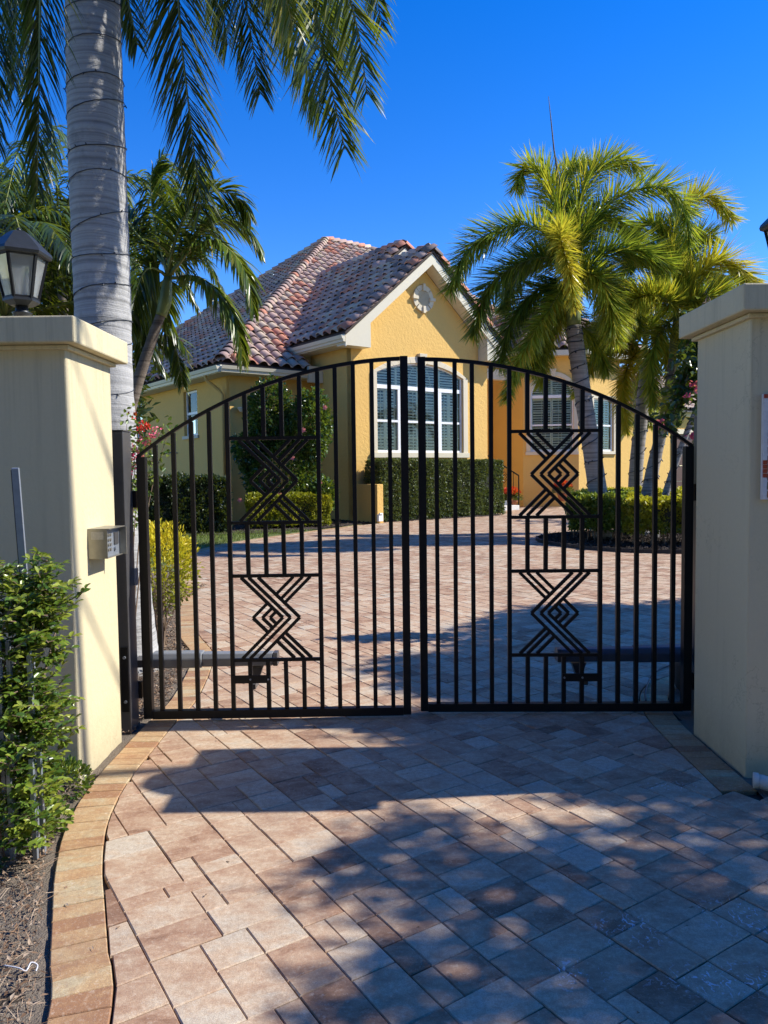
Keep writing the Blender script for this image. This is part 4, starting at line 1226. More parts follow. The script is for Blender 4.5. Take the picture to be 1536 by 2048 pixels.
caps(HF(9.27, 1.89, zb + .03), HF(*RA, zb + MS * 3.06 + .03), .36, warm)
caps(HF(11.06, .1, zb + .03), HF(*RA, zb + MS * 3.06 + .03), .36, warm)
caps(HF(15.4, .1, zb + .03), HF(*RA, zb + MS * 3.06 + .03), .36, warm)

def visible(P):
    d = P - CAM; z = d.dot(fwd)
    return z > 0 and abs(d.dot(right) / z) < .52 and abs(d.dot(upv) / z) < .70
def lay(lst, mes, name, limit=300):
    lst.sort(key=lambda t: t[0] + (0 if visible(t[1].translation) else 1000))
    for d_, m_, t in lst[:limit]:
        o = bpy.data.objects.new(name, mes[t]); COL.objects.link(o); o.parent = house; o.matrix_world = m_
    V = []; Fc = []; T_ = []; b = 0
    base = [(np.array([v.co[:] for v in me.vertices]), np.array([p.vertices[:] for p in me.polygons])) for me in mes]
    for d_, m_, t in lst[limit:]:
        A = np.array(m_); v, f = base[t]
        V.append(v @ A[:3, :3].T + A[:3, 3]); Fc.append(f + b); T_ += [TONES[t]] * len(f); b += len(v)
    if V:
        o = npmesh(name + 's', np.concatenate(V), np.concatenate(Fc), T_, M['tile'], house, True); tag(o, kind='stuff')
# the valley foot of the small gable falls in shade; sort near first
lay(tile_list, tile_me, 'roof_tile'); lay(cap_list, cap_me, 'ridge_tile')

# ---- entry steps, railing, flower pots
steps = empty('entry_steps', 'pale stone entry steps at the end of the clipped hedge', 'steps')
for k in range(5):
    mb = MB(); mb.hexa([HF(6.0, .7 + k * .36, -.02), HF(8.0, .7 + k * .36, -.02), HF(8.0, 3.3, -.02), HF(6.0, 3.3, -.02)] if k == 0 else [HF(6.0, .7 + k * .36, .17 * k + .001), HF(8.0, .7 + k * .36, .17 * k + .001), HF(8.0, 3.3, .17 * k + .001), HF(6.0, 3.3, .17 * k + .001)],
                      [HF(6.0, .7 + k * .36, .17 * (k + 1)), HF(8.0, .7 + k * .36, .17 * (k + 1)), HF(8.0, 3.3, .17 * (k + 1)), HF(6.0, 3.3, .17 * (k + 1))])
    mb.build('step', M['stain'], steps, bevel=.01)
rail = empty('stair_railing', 'black wrought iron handrail rising beside the entry steps', 'railing')
mb = MB(); ra = HF(8.02, .75, 1.27); rb = HF(8.02, 3.2, 2.45)
mb.bar(ra, rb, .05, .03, (0, 0, 1)); mb.build('handrail', M['black'], rail)
mb = MB(); mb.bar(HF(8.02, .75, 0), ra, .04, .04); mb.build('newel', M['black'], rail)
mb = MB(); mb.bar(ra + Vector((0, 0, -.85)), rb + Vector((0, 0, -.9)), .03, .02, (0, 0, 1)); mb.build('bottom_rail', M['black'], rail)
for k in range(1, 9):
    p = ra.lerp(rb, k / 9); mb = MB(); mb.bar(p + EZ * -.9, p, .02, .02); mb.build('baluster', M['black'], rail)
mb = MB()
for s_ in range(2):
    p = ra.lerp(rb, .3 + s_ * .35)
    for rr in (.12, .22): 
        c4 = [p + EZ * -.42 + e2 * rr, p + EZ * (-.42 + rr), p + EZ * -.42 - e2 * rr, p + EZ * (-.42 - rr)]
        for i in range(4): mb.bar(c4[i], c4[(i + 1) % 4], .018, .018)
mb.build('diamond_ornament', M['black'], rail)

def flowerpot(c, label, s=1.0):
    t = empty('flower_pot', label, 'flower pot', 'potted red flowers by the entry')
    mb = MB(); mb.lathe([(.15 * s, 0), (.23 * s, .28 * s), (.25 * s, .28 * s), (.25 * s, .34 * s), (.2 * s, .34 * s)], c, 14); mb.build('pot', M['terracotta'], t, True)
    n = 900; D = randdir(n); D[:, 2] = np.abs(D[:, 2]); P = np.array(c) + np.array([0, 0, .34 * s]) + D * nrg.uniform(.15, .42, n)[:, None] * s
    leaves('foliage', P, D, randdir(n), .08, .045, nrg.uniform(.3, 1, n), M['hedge'], t)
    n = 500; D = randdir(n); D[:, 2] = np.abs(D[:, 2]) + .5; D = unit(D); P = np.array(c) + np.array([0, 0, .42 * s]) + D * nrg.uniform(.25, .40, n)[:, None] * s
    leaves('bloom', P, D, randdir(n), .09, .06, nrg.random(n), M['petal_red'], t)
flowerpot(Vector((at(1022, 1000, 28.3).x, 28.3, 0.0)), 'red flowering potted plant beside the stair newel', 1.0)
flowerpot(at(1126, 1000, 29.0) * 1.0 - Vector((0, 0, at(1126, 1000, 29.0).z)) + Vector((0, 0, .25)), 'red flowering potted plant in front of the round-headed bay window', .95)

# ================================================================== PILLARS, POSTS, GATES
def pillar(x0, x1, y0, y1, h, label):
    t = empty('gate_pillar', label, 'pillar', 'cream stucco pillars of the driveway gate')
    mb = MB(); mb.bbox((x0, y0, -.08), (x1, y1, h)); mb.build('shaft', M['pillar'], t, bevel=.008)
    mb = MB(); mb.bbox((x0 - .075, y0 - .075, h + .001), (x1 + .075, y1 + .075, h + .125)); mb.build('cap', M['pillar'], t, bevel=.008)
    mb = MB(); mb.bbox((x0 - .025, y0 - .025, h - .022), (x1 + .025, y1 + .025, h - .001)); mb.build('necking', M['pillar'], t, bevel=.006)
    return t
pillar(-2.18, -1.505, 3.60, 4.19, 2.115, 'cream stucco gate pillar carrying the full lantern and the keypad box')
pillar(1.735, 2.44, 3.56, 4.17, 2.215, 'cream stucco gate pillar with the mosaic plaque at the right edge')

def lantern(c, label):
    t = empty('pillar_lantern', label, 'lantern', 'black lanterns on the gate pillars')
    c = Vector(c); n = 6
    mb = MB(); mb.lathe([(.085, 0), (.085, .012), (.05, .02), (.044, .03), (.044, .085), (.05, .09), (.03, .10), (.03, .13)], c, 16); mb.build('post_mount', M['lampmetal'], t, True)
    mb = MB(); mb.lathe([(.055, .125), (.088, .145), (.088, .158), (.07, .16)], c, n); mb.build('base', M['lampmetal'], t)
    zb_, zt_ = .158, .372; rb_, rt_ = .080, .128
    fm = MB()
    for k in range(n):
        a = 2 * math.pi * (k + .5) / n; u_ = Vector((math.cos(a), math.sin(a), 0))
        fm.bar(c + u_ * rb_ + EZ * zb_, c + u_ * rt_ + EZ * zt_, .013, .013, u_)
        a2 = 2 * math.pi * (k + 1.5) / n; u2 = Vector((math.cos(a2), math.sin(a2), 0))
        fm.bar(c + u_ * rt_ + EZ * zt_, c + u2 * rt_ + EZ * zt_, .016, .014, EZ); fm.bar(c + u_ * rb_ + EZ * (zb_ + .004), c + u2 * rb_ + EZ * (zb_ + .004), .012, .012, EZ)
    fm.build('cage', M['black'], t)
    for k in range(n):
        a = 2 * math.pi * (k + .5) / n; u_ = Vector((math.cos(a), math.sin(a), 0)); a2 = 2 * math.pi * (k + 1.5) / n; u2 = Vector((math.cos(a2), math.sin(a2), 0))
        g_ = MB(); g_.add([c + u_ * (rb_ - .004) + EZ * (zb_ + .008), c + u2 * (rb_ - .004) + EZ * (zb_ + .008), c + u2 * (rt_ - .004) + EZ * (zt_ - .006), c + u_ * (rt_ - .004) + EZ * (zt_ - .006)], [(0, 1, 2, 3)]); g_.build('pane', M['lampglass'], t)
    mb = MB(); mb.lathe([(.150, .372), (.155, .385), (.150, .40), (.118, .43), (.085, .462), (.055, .488), (.042, .497), (.030, .50)], c, n); mb.lathe([(.118, .36), (.150, .372)], c, n); mb.build('hood', M['lampmetal'], t)
    mb = MB(); mb.lathe([(.008, .50), (.014, .507), (.008, .515), (.003, .522)], c, 8); mb.build('finial', M['lampmetal'], t, True)
    mb = MB()
    for k in range(3):
        a = 2.1 * k + .4; p = c + Vector((.026 * math.cos(a), .026 * math.sin(a), 0)); mb.lathe([(.009, .16), (.009, .235), (.007, .236)], p, 8)
    mb.build('candle_sleeve', M['white'], t, True)
    mb = MB()
    for k in range(3):
        a = 2.1 * k + .4; p = c + Vector((.026 * math.cos(a), .026 * math.sin(a), 0)); mb.lathe([(.006, .236), (.013, .25), (.012, .268), (.003, .295)], p, 8)
    mb.build('bulb', M['bulb'], t, True)
lantern((-1.845, 3.90, 2.241), 'black six-sided lantern standing on the cap of the left pillar')
lantern((2.090, 3.87, 2.341), 'black six-sided lantern half out of view on the right pillar')

def gpost(x0, x1, y0, y1, h, label):
    t = empty('gate_post', label, 'gate post', 'steel gate posts behind the pillars')
    mb = MB(); mb.bbox((x0, y0, -.05), (x1, y1, h)); mb.build('post', M['bronze'], t, bevel=.004)
    mb = MB(); mb.bbox((x0 - .004, y0 - .004, h + .001), (x1 + .004, y1 + .004, h + .008)); mb.build('cap', M['bronze'], t)
    return t
gp1 = gpost(-1.615, -1.487, 4.30, 4.44, 1.745, 'dark square gate post standing behind the left pillar')
mb = MB(); mb.bbox((-1.535, 4.288, .12), (-1.492, 4.299, .50)); mb.build('fixing_plate', M['black'], gp1)
mb = MB()
for z in (.18, .44): mb.tube([(-1.512, 4.288, z), (-1.512, 4.280, z)], .009, 8)
mb.build('bolt', M['steel'], gp1)
gp2 = gpost(1.872, 1.99, 4.42, 4.54, 1.80, 'dark square gate post standing behind the right pillar')
mb = MB(); mb.bbox((1.874, 4.30, 1.22), (1.99, 4.419, 1.62)); 
mb = MB(); mb.bbox((-1.486, 4.42, .84), (-1.474, 4.46, .94)); mb.build('latch_clip', M['steel'], gp1)

AR_Y = 4.48
def gate(xh, xm, zh, zm2, label, over, y_h, y_m):
    """xh hinge x, xm meeting-stile x (outer faces). over=+1: '>' chevrons run on top, -1: '<'"""
    t = empty('metal_gate', label, 'gate', 'two leaves of the driveway gate')
    s = 1 if xm > xh else -1; Wd = abs(xm - xh); N = 15
    def X(k): return xh + s * Wd * k / N
    def Yv(x): return y_h + (y_m - y_h) * (x - xh) / (xm - xh)
    # arched top: circle through (hinge, zh) and (meeting, zm2) with horizontal tangent near the meeting
    cx_ = xm + s * 0.03
    Ld = abs(xh - cx_); rise = zm2 - zh; Rr = (Ld * Ld + rise * rise) / (2 * rise)
    def top(x): return zm2 - Rr + math.sqrt(Rr * Rr - (x - cx_) ** 2)
    zbot = .045
    def part(name, fn):
        mb = MB(); fn(mb); return mb.build(name, M['black'], t, bevel=0)
    def V(x, z, dy=0): return Vector((x, Yv(x) + dy, z))
    part('hinge_stile', lambda mb: mb.bar(V(xh + s * .025, zbot - .02), V(xh + s * .025, top(xh) + .0), .05, .05))
    part('meeting_stile', lambda mb: mb.bar(V(xm - s * .0225, zbot - .02), V(xm - s * .0225, top(xm) + .012), .045, .045))
    part('bottom_rail', lambda mb: mb.bar(V(xh + s * .051, zbot), V(xm - s * .046, zbot), .05, .045, EZ))
    def tr(mb):
        n = 22; xs = [xh + (xm - s * .046 - xh) * i / n for i in range(n + 1)]
        for i in range(n):
            q = [(xs[i], top(xs[i])), (xs[i + 1], top(xs[i + 1]))]
            lo = [V(q[0][0], q[0][1] - .011, -.013), V(q[1][0], q[1][1] - .011, -.013), V(q[1][0], q[1][1] - .011, .013), V(q[0][0], q[0][1] - .011, .013)]
            mb.hexa(lo, [p + EZ * .022 for p in lo])
    part('top_rail', tr)
    zr = [RZ(k) for k in range(4)]     # panel rails from the top down
    bw_ = .0245
    a5, a10 = X(5), X(10)
    for k in range(1, N):
        x = X(k); zt2 = top(x) - .011; jig = rnd.gauss(0, .0015)
        if k <= 5 or k >= 10:
            part('picket', lambda mb: mb.bar(V(x, zbot + .024), V(x + jig, zt2), bw_, bw_))
        else:
            part('picket', lambda mb: mb.bar(V(x, zr[0] + .009), V(x + jig, zt2), bw_, bw_))
            part('short_picket', lambda mb: mb.bar(V(x, zr[2] + .009), V(x + jig, zr[1] - .009), bw_ * .95, bw_))
            part('short_picket', lambda mb: mb.bar(V(x, zbot + .024), V(x + jig, zr[3] - .009), bw_ * .95, bw_))
    lo_, hi_ = min(a5, a10) + bw_ / 2, max(a5, a10) - bw_ / 2
    for z in zr: part('panel_rail', lambda mb: mb.bar(V(lo_, z), V(hi_, z), .020, .018, EZ))
    # chevron ornaments: half size in metres derived from the panel
    cxp = (a5 + a10) / 2
    for (z1, z0) in ((zr[0], zr[1]), (zr[2], zr[3])):
        cz_ = (z0 + z1) / 2; H2 = (z1 - z0) / 2 - .009; u = .00128
        G_ = [110, 66, 30]                  # apex offsets from the panel centre in units u
        k45 = H2 / (193 * u)
        def seg(xa, za, xb, zb2, dy, nm='chevron_bar'):
            part(nm, lambda mb: mb.bar(V(cxp + xa, cz_ + za, dy), V(cxp + xb, cz_ + zb2, dy), .0150, .0195, (0, 1, 0)))
        w45 = lambda a: a * u
        for sg in (1, -1):
            for g_ in G_:
                ax = sg * w45(g_)                # apex on the sg side
                hx = ax - sg * H2
                if sg == over:
                    seg(ax, 0, hx, H2, 0); seg(ax, 0, hx, -H2, 0)
                else:
                    # hidden where it passes behind the band: h between (30+g)/2 and (110+g)/2
                    h1 = w45((G_[2] + g_) / 2) ; h2 = w45((G_[0] + g_) / 2)
                    for q in (1, -1):
                        seg(ax, 0, ax - sg * (h1 - .003), q * (h1 - .003), 0); seg(ax - sg * (h2 + .003), q * (h2 + .003), hx, q * H2, 0)
    # operator bracket plate across the lower pickets
    ka, kb = (4.9, 7.1) if True else (5, 7)
    part('operator_bracket', lambda mb: mb.bar(V(X(5) - s * .012 * 0, RZB, .0 - .016) if False else V(X(4.9 if s > 0 else 4.9), RZB, -.014), V(X(7.1), RZB, -.014), .048, .008, EZ))
    mb = MB()
    for kk in (6, 7): mb.tube([V(X(kk), RZB, -.019), V(X(kk), RZB, -.025)], .006, 8)
    mb.build('bolt', M['steel'], t)
    mb = MB()
    for zz in (.20, min(1.35, zh - .2)): mb.bar(V(xh - s * .03, zz - .05, .0), V(xh - s * .03, zz + .05, .0), .03, .04)
    mb.build('hinge', M['black'], t)
    return t, X, Yv
def pz(px, py, Y=AR_Y): return at(px, py, Y).z
RZV = [pz(550, 876), pz(550, 1045), pz(555, 1151), pz(555, 1319)]
def RZ(k): return RZV[k]
RZB = pz(510, 1357)
g1, X1, Y1 = gate(-1.462, .150, 1.60, 2.165, 'arched black steel gate leaf hung on the left post, its diamonds shifted right', 1, 4.47, 4.49)
RZV = [pz(1100, 862, 4.52), pz(1100, 1034, 4.52), pz(1100, 1142, 4.52), pz(1100, 1310, 4.52)]
RZB = pz(1190, 1353, 4.52)
g2, X2, Y2 = gate(1.850, .212, 1.625, 2.168, 'arched black steel gate leaf hung on the right post, its diamonds shifted left', -1, 4.50, 4.55)

def operator(xa, xb, y, z, s, label, mat):
    t = empty('gate_operator', label, 'gate operator', 'swing gate operator arms')
    mb = MB(); prof = [(-.045, -.038), (.045, -.038), (.052, .012), (.036, .044), (-.036, .044), (-.052, .012)]
    xm_ = xa + (xb - xa) * .40
    def sec(x, k): return [Vector((x, y + p[0] * k, z + p[1] * k)) for p in prof]
    mb.hexa(sec(xa, 1.15), sec(xm_, 1.15)); mb.build('motor_housing', M[mat], t, bevel=.008)
    mb = MB(); mb.hexa(sec(xm_ + s * .001, 1.0), sec(xb - s * .03, .95)); mb.build('drive_tube', M[mat], t, bevel=.006)
    mb = MB(); mb.hexa(sec(xb - s * .029, 1.0), sec(xb, 1.0)); mb.build('end_cap', M['bronze'], t, bevel=.004)
    mb = MB(); xq = xb - s * .14
    mb.hexa([Vector((xq - .045, y - .03, z - .048)), Vector((xq + .045, y - .03, z - .048)), Vector((xq + .045, y + .03, z - .048)), Vector((xq - .045, y + .03, z - .048))][::-1],
            [Vector((xq - .02, y - .03, z - .12)), Vector((xq + .02, y - .03, z - .12)), Vector((xq + .02, y + .03, z - .12)), Vector((xq - .02, y + .03, z - .12))][::-1])
    mb.bbox((xq - .02, y - .16, z - .15), (xq + .02, y + .02, z - .121)); mb.build('clevis', M['bronze'], t)
    mb = MB(); mb.bbox((xa - s * .10, y - .09, z - .025), (xa + s * .002, y + .03, z + .02)); mb.build('rear_bracket', M['bronze'], t)
    return t
operator(-1.46, at(557, 1318, 4.66).x, 4.66, at(440, 1318, 4.66).z, 1, 'grey swing gate operator arm behind the left gate leaf', 'greyplastic')
operator(1.90, at(1112, 1312, 4.70).x, 4.70, at(1250, 1310, 4.70).z, -1, 'swing gate operator arm behind the right gate leaf, shade put into its dark blue-grey', 'shaded_grey') if False else None
M['shaded_grey'] = simple('shaded_operator_housing', (0.075, 0.095, 0.135), 0.42, 0, 0.1)  # darker copy of the grey housing, with shade put into the colour
operator(1.90, at(1112, 1312, 4.70).x, 4.70, at(1250, 1308, 4.70).z, -1, 'swing gate operator arm behind the right gate leaf, shade put into its dark blue-grey', 'shaded_grey')
# control box on the right post
cb = empty('control_box', 'black control box fixed to the right gate post', 'control box')
mb = MB(); mb.bbox((1.876, 4.545, 1.20), (1.99, 4.66, 1.62)); mb.build('box', M['black'], cb, bevel=.006)
mb = MB(); mb.bbox((1.885, 4.538, 1.21), (1.98, 4.5445, 1.61)); mb.build('lid', M['black'], cb)

# keypad housing on the left pillar
kp = empty('keypad_box', 'small metal keypad housing on the inner side of the left pillar', 'keypad')
x0, x1 = -1.504, -1.405; y0, y1 = 3.79, 4.02; z0, z1 = 1.072, 1.225
mb = MB()
mb.bbox((x0, y0, z0), (x0 + .005, y1, z1)); mb.bbox((x0 + .0051, y0, z0), (x1, y0 + .004, z1 - .0041)); mb.bbox((x0 + .0051, y1 - .004, z0), (x1, y1, z1 - .0041)); mb.bbox((x0 + .0051, y0 + .0041, z0), (x1 - .001, y1 - .0041, z0 + .004)); mb.bbox((x0 + .0051, y0, z1 - .004), (x1 + .012, y1, z1))
mb.build('hood', M['keypad'], kp)
mb = MB(); mb.bbox((x1 - .026, y0 + .0045, z0 + .0045), (x1 - .018, y1 - .0045, z1 - .0045)); mb.build('face_plate', M['steel'], kp)
for r_ in range(4):
    for c_ in range(3):
        mb = MB(); yy = y0 + .035 + c_ * .028; zz = z1 - .038 - r_ * .025; mb.tube([(x1 - .0179, yy, zz), (x1 - .013, yy, zz)], .008, 8); mb.build('button', M['keypad'], kp)
mb = MB(); mb.tube([(x1 - .0179, y0 + .15, z0 + .04), (x1 - .008, y0 + .15, z0 + .04)], .011, 10); mb.build('lock', M['steel'], kp)
mb = MB(); mb.bbox((x1 - .0179, y0 + .14, z0 + .06), (x1 - .013, y0 + .20, z1 - .03)); mb.build('card_reader', M['bronze'], kp)
mb = MB(); mb.bbox((x0 + .018, y0 - .0015, z1 - .055), (x1 - .018, y0 - .0001, z1 - .016)); mb.build('sticker', simple('worn_label', (0.42, 0.40, 0.34), 0.5, 0.2, .3, 120), kp)
mb = MB(); mb.bbox((x1 + .0001, y1 - .008, z0), (x1 + .02, y1 - .001, z1 - .005)); mb.build('side_lip', M['keypad'], kp)

# mosaic plaque on the right pillar
mq = empty('mosaic_plaque', 'mosaic plaque with white tile border on the right pillar front', 'plaque')
px0 = at(1523.5, 900, 3.55).x; zt_ = at(1530, 788, 3.55).z; zb_ = at(1530, 999, 3.55).z; wq = .30
mb = MB(); mb.bbox((px0, 3.545, zb_), (px0 + wq, 3.558, zt_)); BK = mb
def flat(name, c, rough=.35):
    return simple(name, c, rough, 0, .15, 40)
mt = [flat('mosaic_white', (.72, .70, .68)), flat('mosaic_red', (.42, .07, .03)), flat('mosaic_orange', (.55, .20, .05)), flat('mosaic_olive', (.22, .20, .08)), flat('mosaic_dark', (.07, .03, .03))]
BK.build('backing', mt[0], mq)
nz = 24; ch = (zt_ - zb_) / nz
for j in range(nz):
    z = zb_ + j * ch
    for (xa_, ti, n_) in ((px0 + .004, 0 if 8 < j or j < 5 else 1, 1),):
        mb = MB(); mb.bbox((xa_, 3.540, z + .0012), (xa_ + .018, 3.5449, z + ch - .0012)); mb.build('tessera', mt[0 if not (5 <= j <= 8) and j < nz - 1 else 1], mq)
        mb = MB(); mb.bbox((px0 + wq - .022, 3.540, z + .0012), (px0 + wq - .004, 3.5449, z + ch - .0012)); mb.build('tessera', mt[0], mq)
for j in range(12):
    for i in range(8):
        x = px0 + .024 + i * .0315; z = zb_ + .006 + j * ch * 2
        q = [(x + rnd.uniform(0, .004), z + rnd.uniform(0, .004)), (x + .029 - rnd.uniform(0, .004), z + rnd.uniform(0, .005)), (x + .029 - rnd.uniform(0, .004), z + ch * 2 - .004 - rnd.uniform(0, .004)), (x + rnd.uniform(0, .004), z + ch * 2 - .004 - rnd.uniform(0, .005))]
        if i == 0: mt_ = mt[rnd.choice([2, 2, 1, 3])]
        else: mt_ = mt[rnd.choice([1, 3, 4, 4, 0, 2])]
        mb = MB(); mb.hexa([Vector((a, 3.5449, b)) for a, b in q], [Vector((a, 3.5402, b)) for a, b in q]); mb.build('tessera', mt_, mq)

# loose steel strap leaning at the left pillar, fence rails in the shrub
sp_ = empty('steel_strap', 'grey flat steel bar with rounded top standing in front of the left pillar', 'steel bar')
a = at(31, 938, 3.30); b = at(62, 1250, 3.30); b2 = Vector((b.x + .01, 3.30, .3))
mb = MB(); mb.bar(a, b2, .030, .012, (1, 0, 0)); mb.tube([a + Vector((-.015, 0, 0)), a + Vector((.015, 0, 0))], .0062, 8); mb.build('bar', M['steel'], sp_)
mb = MB(); mb.bar(a + Vector((-.018, .008, -.004)), b2 + Vector((-.018, .008, 0)), .006, .02, (1, 0, 0)); mb.build('flange', M['bronze'], sp_)
fence = empty('iron_fence', 'short run of grey metal fence pickets buried in the shrub at lower left', 'fence')
for px_, y_, zt2 in ((3, 2.90, .86), (23, 2.92, .85), (64, 2.93, .82), (60, 2.86, .40), (76, 2.90, .42), (14, 2.84, .40)):
    q = at(px_, 1400, y_); mb = MB(); mb.bar((q.x, y_, 0.0), (q.x - .004, y_, zt2), .016, .016); mb.build('picket', M['steel'], fence)
for z in (.80, .15):
    mb = MB(); mb.bar((-1.9, 2.93, z), (-1.36, 2.95, z), .028, .012, (0, 0, 1)); mb.build('fence_rail', M['bronze'], fence)

# white pipe stub and stones at the foot of the right pillar
pp = empty('pipe_stub', 'dirty white pipe elbow lying at the foot of the right pillar', 'pipe')
c = gnd(1524, 1582)
mb = MB(); mb.tube([c + Vector((-.028, .015, .045)), c + Vector((0, .0, .043)), c + Vector((.03, -.012, .036)), c + Vector((.10, -.03, .032)), c + Vector((.3, -.05, .03))], [.030, .033, .033, .028, .028], 12); mb.build('pipe', M['pipe'], pp, True)
mb = MB(); mb.tube([c + Vector((-.034, .017, .045)), c + Vector((-.012, .008, .045))], .036, 12); mb.build('collar', M['pipe'], pp, True)
# black round pot and cable behind the right leaf
bp = empty('black_pot', 'black round plastic pot behind the right gate leaf', 'pot')
c = at(1372, 1405, 4.95); c.z = 0; c.x += .09
mb = MB(); mb.lathe([(.13, 0), (.155, .03), (.165, .18), (.16, .24), (.13, .27), (.05, .285)], c, 20); mb.build('body', M['rubber'], bp, True)
cable = [gnd(1405, 1345, .05), gnd(1350, 1330, .01), gnd(1310, 1345, .006), gnd(1292, 1378, .006), gnd(1292, 1402, .006)]
mb = MB(); mb.tube([tuple(p) for p in bez([tuple(q) for q in cable], 20)], .005, 6); o = mb.build('cable', M['wire'], None, True); tag(o, 'thin black cable lying on the pavers behind the right gate leaf', 'cable')

# ================================================================== PALMS
def A3(pts, Y):
    """pixel spine -> points; each (px, py, dy)"""
    out = []
    for p in pts:
        dy = p[2] if len(p) > 2 else 0
        out.append(tuple(at(p[0], p[1], Y + dy)))
    return out

# ---- big grey-trunked palm by the left pillar
YR = 5.75
royal = empty('palm_tree', 'tall palm with thick smooth grey trunk wrapped in a light string behind the left pillar', 'palm tree')
def RX(px): return (px - 768) / 1500 * YR
base = Vector((-2.00, YR, -.05))
tp_ = [tuple(base), (-2.03, YR, .6), tuple(at(213, 800, YR)), tuple(at(204, 560, YR)), tuple(at(194, 300, YR)), tuple(at(187, 60, YR)), tuple(at(180, -250, YR)), tuple(at(176, -450, YR))]
tr_, S_, rr_ = trunk(royal, tp_, [.245, .215, .20, .205, .205, .195, .185, .18], 'royal', n=40, samples=90)
wire_wrap('dark light string spiralling up the thick grey palm trunk', S_, rr_, 19, wr=.0035, t0=.22, t1=.98, bulbs=4, seed=2)
crown = Vector(S_[-1])
trunk(royal, [tuple(crown - EZ * .05), tuple(crown + Vector((-.02, 0, .5))), tuple(crown + Vector((-.03, 0, 1.0)))], [.18, .17, .09], 'shaft', name='crownshaft', samples=10)
ct = tuple(crown + Vector((-.03, 0, .85)))
def rf(pts, Y, **kw):
    P = [ct] + A3(pts, Y)
    o = frond(royal, P, **kw); return o
# hanging fronds in view
SR = (0.25, 1.0, 0.15)
for pts_, n_, L_, dr_, tn_, fk_, sr_ in (
  ([(110, -420, -.2), (84, -150, -.4), (80, 60, -.45), (77, 230, -.45), (74, 385, -.4)], 250, .56, .7, .15, .9, SR),
  ([(300, -420, .1), (345, -150, .0), (360, 60, 0), (382, 250, 0), (402, 420, 0)], 280, .62, .6, .10, .85, (.1, 1, 0)),
  ([(400, -450, -.1), (520, -260, -.3), (610, -60, -.5), (648, 110, -.6), (690, 300, -.6)], 280, .66, .5, .42, .65, (-.3, 1, .1)),
  ([(420, -420, .3), (540, -180, .4), (600, 60, .4), (640, 225, .4)], 240, .64, .6, .35, .65, (.4, 1, 0)),
  ([(380, -400, .7), (440, -200, .8), (490, 0, .8), (520, 190, .8)], 220, .62, .7, .30, .75, (-.2, 1, .2)),
  ([(300, -480, .7), (380, -250, .9), (430, -80, 1.0), (455, 90, 1.0)], 200, .60, .8, .25, .8, (.3, 1, 0)),
  ([(450, -500, -.2), (600, -330, -.5), (670, -110, -.7), (712, 40, -.7), (735, 190, -.7)], 260, .54, .5, .55, .65, (.2, 1, .2)),
  ([(350, -500, -.4), (450, -300, -.8), (540, -120, -1.0), (585, 50, -1.0)], 220, .55, .6, .80, .75, (0, 1, .3)),
  ([(380, -520, .1), (500, -360, .2), (590, -150, .2), (650, 0, .2), (690, 130, .2)], 230, .60, .7, .60, .6, (-.1, 1, .4)),
  ([(330, -500, .4), (420, -330, .6), (480, -150, .7), (560, -20, .7), (590, 110, .7)], 220, .60, .9, .45, .7, (.5, 1, .1)),
  ([(420, -560, .6), (560, -420, .8), (660, -250, .9), (735, -90, .9), (765, 60, .9)], 220, .50, .8, .45, .7, (.1, 1, .3)),
  ([(60, -420, .3), (10, -200, .5), (-10, 60, .6), (-5, 290, .6)], 220, .56, .8, .2, .9, SR),
  ([(120, -480, .8), (60, -250, 1.0), (35, -20, 1.1), (28, 180, 1.1)], 200, .56, .9, .25, .9, SR),
  ([(200, -480, .5), (215, -250, .7), (245, -60, .8), (275, 90, .8)], 190, .54, .8, .15, .9, SR)):
    rf(pts_, 5.55, n=n_, L=L_, W=.016, droop=dr_, tone=tn_, start=.2, rad=.02, tipk=.6, fwdk=fk_, sref=sr_, jit=.17)
# upward fronds out of view complete the crown
for k in range(9):
    a = k * .72 + .3; L_ = 2.6
    d = Vector((math.cos(a), math.sin(a), 0))
    if d.x > .75 : continue
    P = [Vector(ct), Vector(ct) + d * .7 + EZ * 1.0, Vector(ct) + d * 1.7 + EZ * 1.5, Vector(ct) + d * 2.7 + EZ * 1.2]
    frond(royal, [tuple(q) for q in P], n=60, L=.6, W=.035, droop=1.0, tone=.4, start=.15, rad=.02, segs=3)

